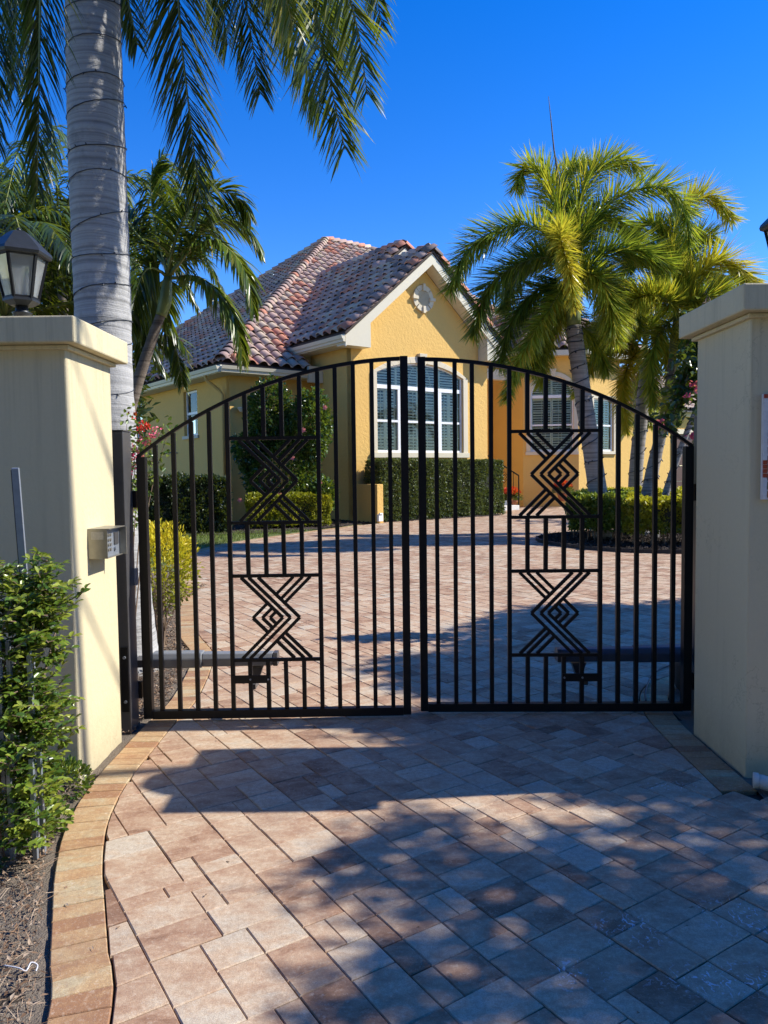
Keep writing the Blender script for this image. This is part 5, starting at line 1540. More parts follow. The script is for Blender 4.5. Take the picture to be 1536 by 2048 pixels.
# ---- leaning palm left of the house
YC = 8.6
coco = empty('palm_tree', 'medium palm with slender brown leaning trunk between the thick palm and the house', 'palm tree')
_, S_, rr_ = trunk(coco, [(-3.28, YC, -.05), tuple(at(228, 960, YC)), tuple(at(262, 810, YC)), tuple(at(300, 690, YC)), tuple(at(322, 628, YC))], [.12, .085, .068, .058, .052], 'brownbark', n=16)
trunk(coco, [tuple(at(322, 632, YC)), tuple(at(330, 600, YC)), tuple(at(336, 555, YC))], [.058, .078, .045], 'shaft', name='crownshaft', n=14, samples=10)
cc = (336, 556)
specs = [
 ([(345, 546), (383, 498, -.2), (437, 484, -.4), (489, 540, -.6), (507, 622, -.6)], .42, .45),
 ([(345, 542), (388, 482, .1), (440, 440, .2), (488, 452, .2), (520, 500, .2)], .48, .5),
 ([(352, 556), (401, 556, -.3), (448, 600, -.5), (474, 655, -.6), (485, 722, -.6)], .42, .5),
 ([(335, 570, .4), (322, 650, .9), (350, 690, .9), (366, 770, .9)], .42, .45),
 ([(325, 545), (292, 538, -.4), (270, 590, -.6), (262, 660, -.6)], .45, .3),
 ([(330, 530), (310, 450, .2), (302, 360, .3), (325, 310, .3)], .50, .4),
 ([(330, 530), (275, 470, .1), (240, 430, .1), (200, 450, .1)], .5, .3),
 ([(338, 530), (365, 440, -.2), (415, 385, -.3), (470, 390, -.3), (500, 430, -.3)], .52, .5),
 ([(338, 530), (345, 450, .4), (370, 360, .6), (400, 330, .8)], .5, .4),
 ([(330, 560), (300, 600, .5), (285, 650, .8), (280, 720, .8)], .42, .35)]
for pts, L_, tn in specs:
    frond(coco, [tuple(at(*cc, YC))] + A3(pts, YC), n=130, L=L_ * 1.12, W=.026, droop=1.2, tone=tn, start=.14, rad=.022, fwdk=.8, tipk=.55)

# ---- random radial palms for the dense background on the left
def radial_palm(c, h, label, nf=14, L=2.2, leaf=.5, tone=.25, mat='frond', group='palms massed behind the thick trunk', trad=.09, n=80):
    t = empty('palm_tree', label, 'palm tree', group)
    x, y = c
    trunk(t, [(x + .2, y, -.1), (x + .08, y, h * .5), (x, y, h)], [trad * 1.4, trad, trad * .8], 'brownbark', n=10, samples=12)
    for k in range(nf):
        a = k * 2.4 + rnd.uniform(-.2, .2); el = rnd.uniform(.1, 1.15); Lk = L * rnd.uniform(.8, 1.1)
        d = Vector((math.cos(a), math.sin(a), 0)); p0 = Vector((x, y, h))
        P = [p0, p0 + d * Lk * .35 * math.cos(el) + EZ * Lk * .35 * math.sin(el) , p0 + d * Lk * .7 * math.cos(el * .7) + EZ * Lk * (.42 * math.sin(el)), p0 + d * Lk * .95 + EZ * Lk * (.5 * math.sin(el) - .45)]
        frond(t, [tuple(q) for q in P], n=n, L=leaf, W=.034, droop=1.3, tone=tone + rnd.uniform(-.1, .15), start=.12, rad=.02, segs=3, mat=mat, stalk=(k % 2 == 0))
    return t
radial_palm((-4.75, 9.6), 3.5, 'background palm just left of the lantern and thick trunk', 18, 2.3, .5, .12)
radial_palm((-5.3, 12.6), 5.3, 'tall background palm whose crown shows right of the thick trunk', 20, 3.0, .55, .32)
radial_palm((-7.2, 12.5), 5.4, 'background palm behind the long hanging frond at the left edge', 16, 2.8, .6, .12)
radial_palm((-5.4, 10.2), 4.3, 'background palm filling the gap above the lantern', 16, 2.2, .5, .12)
radial_palm((-5.8, 8.4), 2.0, 'low background palm seen behind the lantern glass', 16, 1.7, .45, .08)
radial_palm((-4.3, 8.2), 1.7, 'low background palm in the gap between the lantern and the thick trunk', 15, 1.4, .42, .15)

# dark screen of shrubs far left
def blob_points(n, c, r, seed=0, shell=.55, amp=.22, sc=2.2, zmin=None):
    D = randdir(n); rr = nrg.uniform(shell, 1, n) ** .6
    k = 1 + amp * smoothnoise(D, sc * 2, seed)
    P = np.array(c) + D * np.array(r) * (rr * k)[:, None]
    if zmin is not None:
        ok = P[:, 2] > zmin; P, D = P[ok], D[ok]
    return P, D
def bush(name, label, cat, c, r, n, L, W, mat, tone=(.2, .9), group=None, seed=1, zmin=0.02, stems=8, twigmat='twig', oval=False, amp=.22, part='foliage', up=.3):
    t = empty(name, label, cat, group)
    P, D = blob_points(n, c, r, seed, zmin=zmin, amp=amp)
    q = 0.5 + .5 * np.clip(smoothnoise(P, 5, seed), -1, 1)
    tn = tone[0] + (tone[1] - tone[0]) * np.clip(q * .6 + nrg.random(len(P)) * .4, 0, 1)
    leaves(part, P, D + randdir(len(P)) * .8 + np.array([0, 0, up]), D * .6 + randdir(len(P)) * .6 + np.array([0, 0, .3]), nrg.uniform(.75, 1.2, len(P)) * L, W, tn, M[mat], t, oval=oval)
    if stems:
        mb = MB(); b = Vector((c[0], c[1], 0))
        for k in range(stems):
            a = rnd.uniform(0, 6.28); s_ = rnd.uniform(.3, .8)
            e = Vector((c[0] + r[0] * s_ * math.cos(a), c[1] + r[1] * s_ * math.sin(a), c[2] + r[2] * rnd.uniform(.1, .7)))
            m1 = b.lerp(e, .5) + Vector((rnd.gauss(0, .05), rnd.gauss(0, .05), .05)); s0 = b + Vector((rnd.gauss(0, .05), rnd.gauss(0, .05), 0))
            mb.tube([s0, m1, e], [.016 * r[2] + .004, .010 * r[2] + .003, .003], 5)
        mb.build('stems', M[twigmat], t)
    return t
bush('shrub', 'dark tall shrubbery closing the view behind the left lantern', 'shrub', (-7.9, 13.8, 3.3), (3.4, 1.7, 3.4), 30000, .20, .08, 'darkleaf', seed=3)

# ---- foxtail palms on the island
YF = 15.5
def fox_palm(label, tpts, trad, crown_, fr, Y, shaft=None, wires=14, leaf=.68, nlf=225, wseed=1, wl=''):
    t = empty('palm_tree', label, 'palm tree', 'foxtail palms on the mulched island')
    P = A3(tpts, Y); b0 = P[0]; P = [(b0[0] + (b0[0] - P[1][0]) * .25, b0[1], -.05)] + P
    _, S_, rr_ = trunk(t, P, trad, 'foxbark', n=18)
    cp = tuple(at(*crown_, Y))
    trunk(t, [P[-1], tuple((np.array(P[-1]) * .4 + np.array(cp) * .6)), cp], [trad[-1] * .95, trad[-1] * 1.05, trad[-1] * .35], 'shaft', name='crownshaft', n=14, samples=10)
    if wires: wire_wrap(wl, S_, rr_, wires, wr=.009, t0=.08, t1=.95, bulbs=3, seed=wseed)
    for pts, tn, *o in fr:
        lf = o[0] if o else leaf
        frond(t, [cp] + A3(pts, Y), n=nlf, L=lf, W=.027, droop=.16, mat='fox', tone=min(1, tn + .06), plume=True, start=.10, rad=.028, fwdk=.72, segs=3, tipk=.85)
    return t, cp
fr1 = [
 ([(1118, 500, -.1), (1090, 466, -.3), (1042, 448, -.5), (984, 466, -.6), (932, 505, -.7), (898, 580, -.7)], .42),
 ([(1130, 490), (1112, 410, .1), (1085, 350, .2), (1050, 335, .2), (1032, 375, .2)], .62),
 ([(1150, 480), (1162, 390, .3), (1195, 335, .4), (1245, 318, .5), (1285, 340, .5)], .60),
 ([(1165, 470), (1212, 410, .1), (1270, 380, .0), (1330, 375, -.2), (1368, 415, -.3), (1380, 490, -.3)], .50),
 ([(1128, 470, -.5), (1120, 470, -1.0), (1135, 530, -1.5), (1150, 615, -1.6)], .95, .5),
 ([(1175, 530, -.3), (1230, 500, -.5), (1295, 505, -.6), (1340, 535, -.6)], .45),
 ([(1100, 515, -.2), (1034, 530, -.4), (975, 580, -.5), (945, 668, -.5)], .22),
 ([(1115, 560, .2), (1062, 590, .3), (1020, 650, .4), (1000, 730, .4)], .25),
 ([(1110, 600, -.3), (1060, 680, -.6), (1025, 750, -.7), (1014, 800, -.7)], .60, .5),
 ([(1120, 620, .3), (1095, 680, .5), (1085, 730, .5), (1080, 770, .5)], .55, .5),
 ([(1170, 560, .5), (1220, 560, .8), (1260, 600, 1.0), (1275, 660, 1.0)], .30)]
fr1 += [([(1160, 500, .3), (1190, 450, .5), (1235, 440, .6), (1275, 480, .6)], .35), ([(1125, 530, .4), (1080, 515, .6), (1035, 545, .7), (1005, 620, .7)], .35), ([(1165, 545, -.4), (1200, 560, -.7), (1222, 620, -.8), (1228, 680, -.8)], .6), ([(1135, 480, .4), (1120, 400, .6), (1140, 340, .7), (1165, 330, .7)], .5), ([(1135, 600, .6), (1150, 640, .9), (1190, 680, 1.0), (1215, 740, 1.0)], .4), ([(1130, 560, .1), (1100, 590, .2), (1075, 660, .2), (1062, 740, .2)], .35)]
fp1, cp1 = fox_palm('foxtail palm with the thickest trunk, foremost on the island', [(1202, 1040), (1188, 930), (1166, 790), (1152, 690), (1148, 652)], [.20, .20, .185, .17, .16, .15], (1143, 545), fr1, YF, wires=15, wseed=4, wl='light string round the thickest, foremost foxtail trunk')
mb = MB(); mb.tube([cp1, tuple(at(1125, 400, YF)), tuple(at(1108, 300, YF)), tuple(at(1103, 250, YF)), tuple(at(1097, 193, YF))], [.05, .03, .016, .012, .005], 6); mb.build('spear_leaf', M['brownbark'], fp1, True)
fr2 = [
 ([(1270, 640, -.3), (1240, 600, -.6), (1212, 620, -.8), (1198, 690, -.8)], .85, .52),
 ([(1255, 690, -.3), (1215, 700, -.6), (1175, 735, -.7), (1150, 790, -.7)], .62, .5),
 ([(1262, 720, -.4), (1245, 780, -.7), (1252, 860, -.7)], .85, .5),
 ([(1310, 640, .2), (1350, 630, .3), (1370, 700, .3)], .5, .52),
 ([(1290, 630, .2), (1300, 580, .3), (1340, 560, .4)], .55, .52),
 ([(1275, 620, .4), (1250, 570, .6), (1215, 560, .7)], .45, .52)]
fr2 += [([(1300, 660, -.2), (1330, 690, -.4), (1345, 760, -.4)], .6, .5), ([(1280, 720, .2), (1290, 780, .3), (1300, 850, .3)], .5, .5), ([(1250, 660, .3), (1210, 650, .5), (1180, 680, .6)], .55, .5)]
fox_palm('foxtail palm second from left on the island, fronds lime-yellow', [(1268, 1045), (1272, 940), (1284, 820), (1290, 760)], [.17, .165, .155, .15, .14], (1292, 690), fr2, 17.5, wires=12, wseed=6, wl='light string round the second foxtail trunk from the left')
fr3 = [
 ([(1352, 590), (1345, 480), (1375, 410, .1), (1425, 392, .1), (1466, 440, .1)], .80),
 ([(1365, 600), (1390, 560, -.1), (1440, 520, -.2), (1488, 545, -.2), (1520, 600, -.2)], .85),
 ([(1362, 610), (1400, 600, -.4), (1445, 590, -.5), (1485, 640, -.5)], .70),
 ([(1356, 590), (1368, 520, .3), (1390, 480, .4), (1430, 470, .4)], .55),
 ([(1345, 600), (1325, 540, .2), (1290, 510, .3), (1250, 530, .3)], .35),
 ([(1360, 640, .2), (1395, 660, .3), (1415, 720, .3), (1418, 790, .3)], .60),
 ([(1342, 640), (1312, 680, -.2), (1302, 740, -.2), (1306, 810, -.2)], .55, .48),
 ([(1345, 610, -.3), (1310, 590, -.6), (1270, 600, -.8), (1240, 650, -.8)], .70),
 ([(1362, 560, .5), (1400, 540, .8), (1450, 560, .9), (1480, 620, .9)], .4)]
fr3 += [([(1350, 570, .1), (1330, 490, .2), (1300, 450, .3), (1260, 460, .3)], .5), ([(1370, 620, .3), (1420, 610, .5), (1470, 650, .5), (1500, 720, .5)], .7), ([(1365, 650, -.2), (1385, 700, -.3), (1392, 770, -.3)], .75, .5)]
fox_palm('foxtail palm third from left with green neck above a black collar', [(1285, 1050), (1305, 940), (1330, 830), (1345, 720)], [.16, .155, .135, .105, .085], (1352, 630), fr3, 16.2, wires=13, wseed=8, wl='light string round the third foxtail trunk from the left')
fr4 = [
 ([(1400, 780), (1380, 720), (1385, 660), (1420, 640)], .6, .5),
 ([(1400, 790), (1375, 780), (1350, 800), (1335, 850)], .7, .48),
 ([(1405, 780), (1440, 740), (1480, 740)], .6, .5),
 ([(1402, 780), (1410, 700), (1440, 660)], .6, .5)]
fox_palm('thinnest and rightmost foxtail palm leaning towards the gate pillar', [(1315, 1045), (1340, 960), (1368, 880), (1388, 830)], [.085, .08, .07, .06, .055], (1402, 790), fr4, 15.6, wires=12, wseed=9, wl='light string round the thinnest, rightmost foxtail trunk')
radial_palm((9.6, 21.5), 3.6, 'yellow-green palm behind the island against the far roof', 12, 1.9, .4, .7, 'fox', None, .09, 60)

# ================================================================== HEDGES AND SHRUBS
def hedge(name, label, cat, quad, z0, z1, n, L, W, mat, tone=(.2, .9), seed=1, wob=.05, group=None, stems=0, toptone=0.0, core=True):
    """quad: four plan corners (ccw, near-left first); leaves over all five faces plus a near-black core painted for the inner shade"""
    t = empty(name, label, cat, group); q = [np.array(p, float) for p in quad]
    def plan(s, r_): return (q[0] * (1 - s)[:, None] + q[1] * s[:, None]) * (1 - r_)[:, None] + (q[3] * (1 - s)[:, None] + q[2] * s[:, None]) * r_[:, None]
    ce = sum(q) / 4
    l = [np.linalg.norm(q[(i + 1) % 4] - q[i]) for i in range(4)]; H = z1 - z0
    ar = np.array([l[0] * H, l[1] * H, l[2] * H * .4, l[3] * H, l[0] * l[1] * 1.2]); ct_ = (ar / ar.sum() * n).astype(int)
    PP = []; NN = []; tt = []
    for f in range(5):
        m_ = ct_[f]; a = nrg.random(m_); b = nrg.random(m_)
        if f < 4:
            s = a; xy = q[f] * (1 - s)[:, None] + q[(f + 1) % 4] * s[:, None]
            e = q[(f + 1) % 4] - q[f]; nn = np.array([e[1], -e[0]]); nn = nn / np.linalg.norm(nn)
            if (ce - q[f]) @ nn > 0: nn = -nn
            P = np.concatenate([xy, (z0 + b * H)[:, None]], 1); Nn = np.tile([nn[0], nn[1], 0.0], (m_, 1))
            up_ = b
        else:
            xy = plan(a, b); P = np.concatenate([xy, np.full((m_, 1), z1)], 1); Nn = np.tile([0, 0, 1.0], (m_, 1)); up_ = np.ones(m_)
        # roundish corners, unevenness
        d = wob * smoothnoise(P, 3.0, seed) + wob * .7 * smoothnoise(P, 9.0, seed + 1) - np.abs(nrg.normal(0, wob * .5, m_))
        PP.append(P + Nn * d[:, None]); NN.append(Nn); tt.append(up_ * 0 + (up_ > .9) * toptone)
    P = np.concatenate(PP); Nn = np.concatenate(NN); dt = np.concatenate(tt)
    # round the edges: pull towards centre near top corners
    rel = (P[:, 2] - z0) / H
    pull = np.clip(rel - .88, 0, 1) * .25
    P[:, :2] = P[:, :2] + (ce - P[:, :2]) * (pull * .25)[:, None]
    k = .5 + .5 * np.clip(smoothnoise(P, 6, seed + 5), -1, 1)
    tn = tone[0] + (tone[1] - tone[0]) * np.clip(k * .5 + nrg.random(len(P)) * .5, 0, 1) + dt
    leaves('foliage', P, Nn * .5 + randdir(len(P)) + np.array([0, 0, .35]), Nn + randdir(len(P)) * .7, nrg.uniform(.7, 1.25, len(P)) * L, W, np.clip(tn, 0, 1), M[mat], t)
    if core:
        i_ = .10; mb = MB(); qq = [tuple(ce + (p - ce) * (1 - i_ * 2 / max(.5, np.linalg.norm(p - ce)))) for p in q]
        mb.hexa([(x, y, z0 + (.02 if not stems else .25 * H)) for x, y in qq], [(x, y, z1 - .09) for x, y in qq]); mb.build('inner_twigs', M['darkcore'], t)  # solid near-black block: shade inside the hedge put into colour
    if stems:
        mb = MB()
        for i in range(stems):
            s, r_ = rnd.random(), rnd.uniform(.1, .9); p = plan(np.array([s]), np.array([r_]))[0]
            mb.tube([(p[0], p[1], 0), (p[0] + rnd.gauss(0, .06), p[1] + rnd.gauss(0, .06), z0 + H * .5)], [.016, .01], 5)
        mb.build('stems', M['twig'], t)
    return t
M['darkcore'] = simple('hedge_inner_shade', (0.015, 0.018, 0.010), 0.95)
def uvq(*p): return [tuple(HF(u, v, 0))[:2] for u, v in p]
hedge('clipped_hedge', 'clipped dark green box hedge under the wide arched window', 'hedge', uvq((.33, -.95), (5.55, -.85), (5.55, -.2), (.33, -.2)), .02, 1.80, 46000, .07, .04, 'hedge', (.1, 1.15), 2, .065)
hedge('shade_toned_hedge', 'hedge along the side wall left of the hibiscus, shade put into its dark leaves', 'hedge', [(-7.2, 17.3), (-3.85, 18.75), (-4.3, 19.7), (-7.7, 18.2)], .02, 1.36, 22000, .10, .05, 'darkleaf', (.0, .9), 4, .10)  # the hedge's shade is painted in by using the darkest leaf colour
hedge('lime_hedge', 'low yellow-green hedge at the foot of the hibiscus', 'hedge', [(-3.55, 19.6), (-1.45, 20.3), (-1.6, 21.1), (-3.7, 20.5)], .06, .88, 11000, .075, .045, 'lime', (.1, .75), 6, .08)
# ring hedge on the island (near side taller and lime, left side greener)
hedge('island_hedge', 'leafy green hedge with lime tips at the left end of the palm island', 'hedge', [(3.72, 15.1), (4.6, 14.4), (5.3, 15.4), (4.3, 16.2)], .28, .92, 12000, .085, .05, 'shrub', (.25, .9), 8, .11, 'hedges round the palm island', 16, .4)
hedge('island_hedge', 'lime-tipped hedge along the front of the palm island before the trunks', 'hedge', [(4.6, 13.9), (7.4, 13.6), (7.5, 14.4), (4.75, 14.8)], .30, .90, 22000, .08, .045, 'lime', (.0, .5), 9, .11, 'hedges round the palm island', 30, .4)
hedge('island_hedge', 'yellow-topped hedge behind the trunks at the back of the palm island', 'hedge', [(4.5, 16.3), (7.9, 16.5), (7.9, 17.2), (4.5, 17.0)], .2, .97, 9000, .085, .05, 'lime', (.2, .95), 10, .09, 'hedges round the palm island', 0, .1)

# hibiscus
hib = bush('hibiscus_bush', 'tall loose hibiscus bush with pink flowers against the shaded facade', 'bush', tuple(at(560, 930, 21.2)), (1.05, .9, 1.4), 6500, .13, .075, 'shrub', (.0, .55), seed=12, stems=14)
def addleaf(t, c, r, n, L, W, mat, tone, seed):
    P, D = blob_points(n, c, r, seed, amp=.3); q = .5 + .5 * np.clip(smoothnoise(P, 4, seed), -1, 1)
    leaves('foliage', P, D + randdir(len(P)) * .8, D * .6 + randdir(len(P)) * .6, nrg.uniform(.75, 1.2, len(P)) * L, W, np.clip(tone[0] + (tone[1] - tone[0]) * (q * .5 + nrg.random(len(P)) * .5), 0, 1), M[mat], t)
addleaf(hib, tuple(at(540, 830, 21.2)), (.62, .6, .95), 3200, .13, .075, 'shrub', (0, .55), 13)
addleaf(hib, tuple(at(622, 850, 21.0)), (.55, .6, .95), 3200, .13, .075, 'shrub', (.1, .7), 14)
addleaf(hib, tuple(at(500, 900, 21.0)), (.45, .5, .5), 1200, .13, .075, 'shrub', (0, .4), 15)
addleaf(hib, tuple(at(648, 990, 20.8)), (.35, .5, .45), 1200, .13, .075, 'shrub', (.1, .6), 16)
for (px_, py_) in ((650, 815), (607, 860), (585, 915), (640, 965), (480, 1000), (560, 990)):
    c = at(px_, py_, 19.95); mb = MB()
    for k in range(5):
        a = R(72 * k + px_); u_ = Vector((math.cos(a), -.35, math.sin(a))); v_ = Vector((-math.sin(a), 0, math.cos(a)))
        mb.add([c, c + u_ * .035 + v_ * .024, c + u_ * .066 + v_ * .015, c + u_ * .066 - v_ * .015, c + u_ * .035 - v_ * .024], [(0, 1, 2, 3, 4)], .6)
    mb.tube([c, c + Vector((.01, -.07, .01))], .008, 5, .9)
    mb.build('bloom', M['petal_pink'], hib)

# lime bush behind the left gate leaf
ys = empty('lime_bush', 'yellow-green bush with bare lower stems behind the left gate leaf', 'bush')
cY = gnd(318, 1292); cY = (cY.x - .02, 6.45, .62)
P, D = blob_points(5200, cY, (.36, .36, .40), 21, amp=.20, shell=.5)
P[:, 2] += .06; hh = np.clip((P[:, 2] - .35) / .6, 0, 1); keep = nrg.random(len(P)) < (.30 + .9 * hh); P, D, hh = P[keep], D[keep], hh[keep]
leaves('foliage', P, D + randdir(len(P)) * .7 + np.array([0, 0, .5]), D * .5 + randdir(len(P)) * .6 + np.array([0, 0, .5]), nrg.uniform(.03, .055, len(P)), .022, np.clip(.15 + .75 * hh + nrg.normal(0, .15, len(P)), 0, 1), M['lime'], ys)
mb = MB()
for k in range(46):
    a = rnd.uniform(0, 6.28); s_ = rnd.uniform(.1, 1) ** .7
    e = Vector((cY[0] + .34 * s_ * math.cos(a), cY[1] + .34 * s_ * math.sin(a), rnd.uniform(.45, .85)))
    b = Vector((cY[0] + rnd.gauss(0, .04), cY[1] + rnd.gauss(0, .04), 0)); m1 = b.lerp(e, .45) + Vector((rnd.gauss(0, .03), rnd.gauss(0, .03), .04))
    mb.tube([b, m1, e], [.007, .005, .002], 4)
mb.build('stems', M['twig'], ys)

# bougainvillea behind the left gate post
bg_ = empty('bougainvillea', 'bougainvillea with red and pink bracts beside the left gate post', 'bougainvillea')
mb = MB(); P_all = []
b0 = Vector((-1.86, 5.35, 0))
ends = [(262, 850), (285, 845), (300, 860), (322, 852), (340, 850), (272, 900), (282, 930), (266, 960), (290, 880), (268, 1000), (255, 830)]
for (px_, py_) in ends:
    e = at(px_, py_, 5.35 + rnd.uniform(-.15, .15)); m1 = b0.lerp(e, .6) + Vector((-.04, 0, .12)); q = bez([tuple(b0), tuple(m1), tuple(e)], 12); mb.tube(q.tolist(), [.006 - .0004 * i for i in range(12)], 4)
    P_all.append(q[6:] + nrg.normal(0, .012, (6, 3)))
mb.build('stems', M['twig'], bg_)
Pc = np.concatenate(P_all)
P = np.repeat(Pc, 7, 0) + nrg.normal(0, .03, (len(Pc) * 7, 3)); D = randdir(len(P)); D[:, 2] -= .2
leaves('foliage', P, D, randdir(len(P)) + np.array([0, 0, .8]), nrg.uniform(.03, .055, len(P)), .028, nrg.uniform(.3, .95, len(P)), M['shrub'], bg_, oval=True)
for (px_, py_, n_, m_) in ((292, 852, 34, 'petal_red'), (281, 858, 16, 'petal_red'), (268, 833, 10, 'petal_red'), (300, 872, 26, 'petal_pink'), (285, 882, 26, 'petal_pink'), (272, 900, 30, 'petal_pink'), (265, 915, 24, 'petal_pink'), (278, 915, 22, 'petal_pink'), (262, 935, 12, 'petal_pink'), (312, 862, 12, 'petal_pink'), (276, 1010, 8, 'petal_pink')):
    P = np.array(at(px_, py_, 5.3)) + nrg.normal(0, .016, (n_, 3)); D = randdir(n_)
    leaves('bloom', P, D, randdir(n_) + np.array([0, -.6, .3]), nrg.uniform(.016, .030, n_), .018, np.clip(nrg.normal(.5 if py_ < 905 else .25, .3, n_), 0, 1), M[m_], bg_, oval=True)
# bougainvillea at the right pillar
bg2 = empty('bougainvillea', 'dark-leaved bougainvillea with a few red bracts hanging behind the right pillar', 'bougainvillea')
mb = MB(); Pc = []
b0 = Vector((3.7, 7.0, 0))
for (px_, py_) in ((1400, 640), (1385, 680), (1360, 720), (1350, 780), (1340, 850), (1335, 860), (1372, 800), (1395, 850), (1400, 900), (1380, 740), (1405, 760), (1322, 848), (1392, 925)):
    e = at(px_, py_, 6.9 + rnd.uniform(-.2, .2)); m1 = at(1430, 640, 7.0); q = bez([tuple(b0), tuple(m1), tuple(m1.lerp(e, .6) + Vector((0, 0, .06))), tuple(e)], 16); mb.tube(q.tolist(), [.008 - .0004 * i for i in range(16)], 4); Pc.append(q[9:])
mb.build('stems', M['twig'], bg2)
Pc = np.concatenate(Pc); P = np.repeat(Pc, 9, 0) + nrg.normal(0, .045, (len(Pc) * 9, 3)); D = randdir(len(P)); D[:, 2] -= .3
leaves('foliage', P, D, randdir(len(P)) + np.array([0, -.3, .5]), nrg.uniform(.06, .10, len(P)), .055, nrg.uniform(.0, .4, len(P)), M['shrub'], bg2, oval=True)
for (px_, py_) in ((1383, 768), (1392, 778), (1318, 843), (1322, 850), (1385, 872), (1390, 868), (1375, 790)):
    P = np.array(at(px_, py_, 6.75)) + nrg.normal(0, .014, (10, 3)); D = randdir(10)
    leaves('bloom', P, D, randdir(10), .035, .025, nrg.uniform(0, .6, 10), M['petal_pink'], bg2, oval=True)

# foreground shrub at the lower left: sprays of small glossy leaves
fs = empty('shrub', 'glossy green shrub with lime new growth in the lower left foreground', 'shrub')
mb = MB(); LP = []; LD = []; LN = []; LT = []; LL = []
def spray(b, d, L_, tn, lf=.047):
    b = np.array(b); d = np.array(d) / np.linalg.norm(d); n = int(L_ / .0125); cur = b.copy(); pts = [cur.copy()]
    for i in range(n):
        d = d + nrg.normal(0, .06, 3) + np.array([0, 0, .012]); d = d / np.linalg.norm(d); cur = cur + d * .0125; pts.append(cur.copy())
        s = unit(np.cross(d, np.array([0, 0, 1.0]) + nrg.normal(0, .25, 3))) * (1 if i % 2 else -1)
        LP.append(cur.copy()); LD.append(s + d * .75 + nrg.normal(0, .18, 3)); LN.append(np.array([0, -.25, 1.0]) + nrg.normal(0, .35, 3))
        k = i / n; LT.append(tn + .30 * k + nrg.normal(0, .08)); LL.append(lf * (1 - .35 * k) * nrg.uniform(.8, 1.15))
    LP.append(cur); LD.append(d); LN.append(np.array([0, -.2, 1.0])); LT.append(tn + .4); LL.append(lf * .8)
    mb.tube([tuple(p) for p in pts[::3] + [pts[-1]]], [.0026 - .0018 * i / len(pts[::3]) for i in range(len(pts[::3]) + 1)], 4)
cl = [(20, 1165, 3.15, 26), (75, 1150, 3.15, 14), (45, 1200, 3.05, 32), (100, 1195, 3.1, 16), (15, 1240, 3.0, 26), (70, 1250, 3.05, 32), (110, 1205, 3.1, 6), (35, 1310, 3.0, 34), (80, 1310, 3.05, 18), (10, 1380, 2.95, 28), (55, 1390, 3.0, 28), (85, 1385, 3.05, 14), (20, 1450, 2.95, 34), (70, 1450, 3.0, 32), (100, 1440, 3.1, 9), (15, 1520, 2.9, 30), (60, 1520, 2.95, 28), (100, 1500, 3.1, 8), (30, 1590, 2.9, 26), (75, 1580, 2.95, 20), (20, 1660, 2.85, 20), (70, 1650, 2.9, 14), (-40, 1200, 3.1, 16), (-40, 1300, 3.0, 20), (-40, 1420, 3.0, 20), (-40, 1540, 2.9, 18), (15, 1715, 2.85, 10)]
for (px_, py_, Y, n_) in cl:
    for k in range(int(n_ * 1.45)):
        c = np.array(at(px_ + rnd.gauss(0, 16), py_ + rnd.gauss(0, 18), Y + rnd.gauss(0, .07)))
        a = rnd.uniform(-.5, 1.2); spray(c, (math.cos(a) * rnd.choice((1, 1, -.6)), rnd.uniform(-.9, .25), rnd.uniform(-.15, .9)), rnd.uniform(.05, .115), rnd.uniform(.2, .85))
spray(at(95, 1215, 3.1), (1, -.1, .12), .19, .5); spray(at(90, 1240, 3.1), (1, -.15, .28), .15, .5); spray(at(60, 1180, 3.1), (.6, -.2, .7), .13, .55)
spray(at(105, 1460, 3.1), (1, -.1, .5), .09, .55); spray(at(90, 1480, 3.08), (1, -.2, .2), .11, .6); spray(at(60, 1165, 3.1), (.3, -.2, .9), .11, .5)
LP = np.array(LP); LD = np.array(LD); LN = np.array(LN); LT = np.clip(np.array(LT), 0, 1); LL = np.array(LL)
ok = LP[:, 2] > .01; LP, LD, LN, LT, LL = LP[ok], LD[ok], LN[ok], LT[ok], LL[ok]
# the 300 leaves nearest the lens as single objects, the rest as one mass
dd = LP[:, 1] + (np.abs(LP[:, 0]) > .52 * LP[:, 1]) * 5 - LL * 8 - nrg.random(len(LP)) * .1; od = np.argsort(dd)
V, FF, k_ = leaf_geo(LP[od], LD[od], LN[od], LL[od], LL[od] * .55, .22, True, .12)
per = 7; V = V.reshape(-1, per, 3); f1 = FF[:k_]
for i in range(300):
    npmesh('leaf', V[i], f1, np.repeat(LT[od][i], k_), M['shrub'], fs)
V2 = V[300:].reshape(-1, 3); F2 = FF[:(len(LP) - 300) * k_]
tag(npmesh('leaves', V2, F2, np.repeat(LT[od][300:], k_), M['shrub'], fs), kind='stuff')
mb.build('twigs', M['twig'], fs)
mb = MB()
for k in range(26):
    x, y = rnd.uniform(-1.95, -1.5), rnd.uniform(2.85, 3.35); mb.tube([(x, y, 0), (x + rnd.gauss(0, .05), y + rnd.gauss(0, .05), .5), (x + rnd.gauss(0, .1), y + rnd.gauss(0, .1), rnd.uniform(.7, 1.1))], [.009, .007, .003], 5)
mb.build('stems', M['twig'], fs)
mb = MB(); 
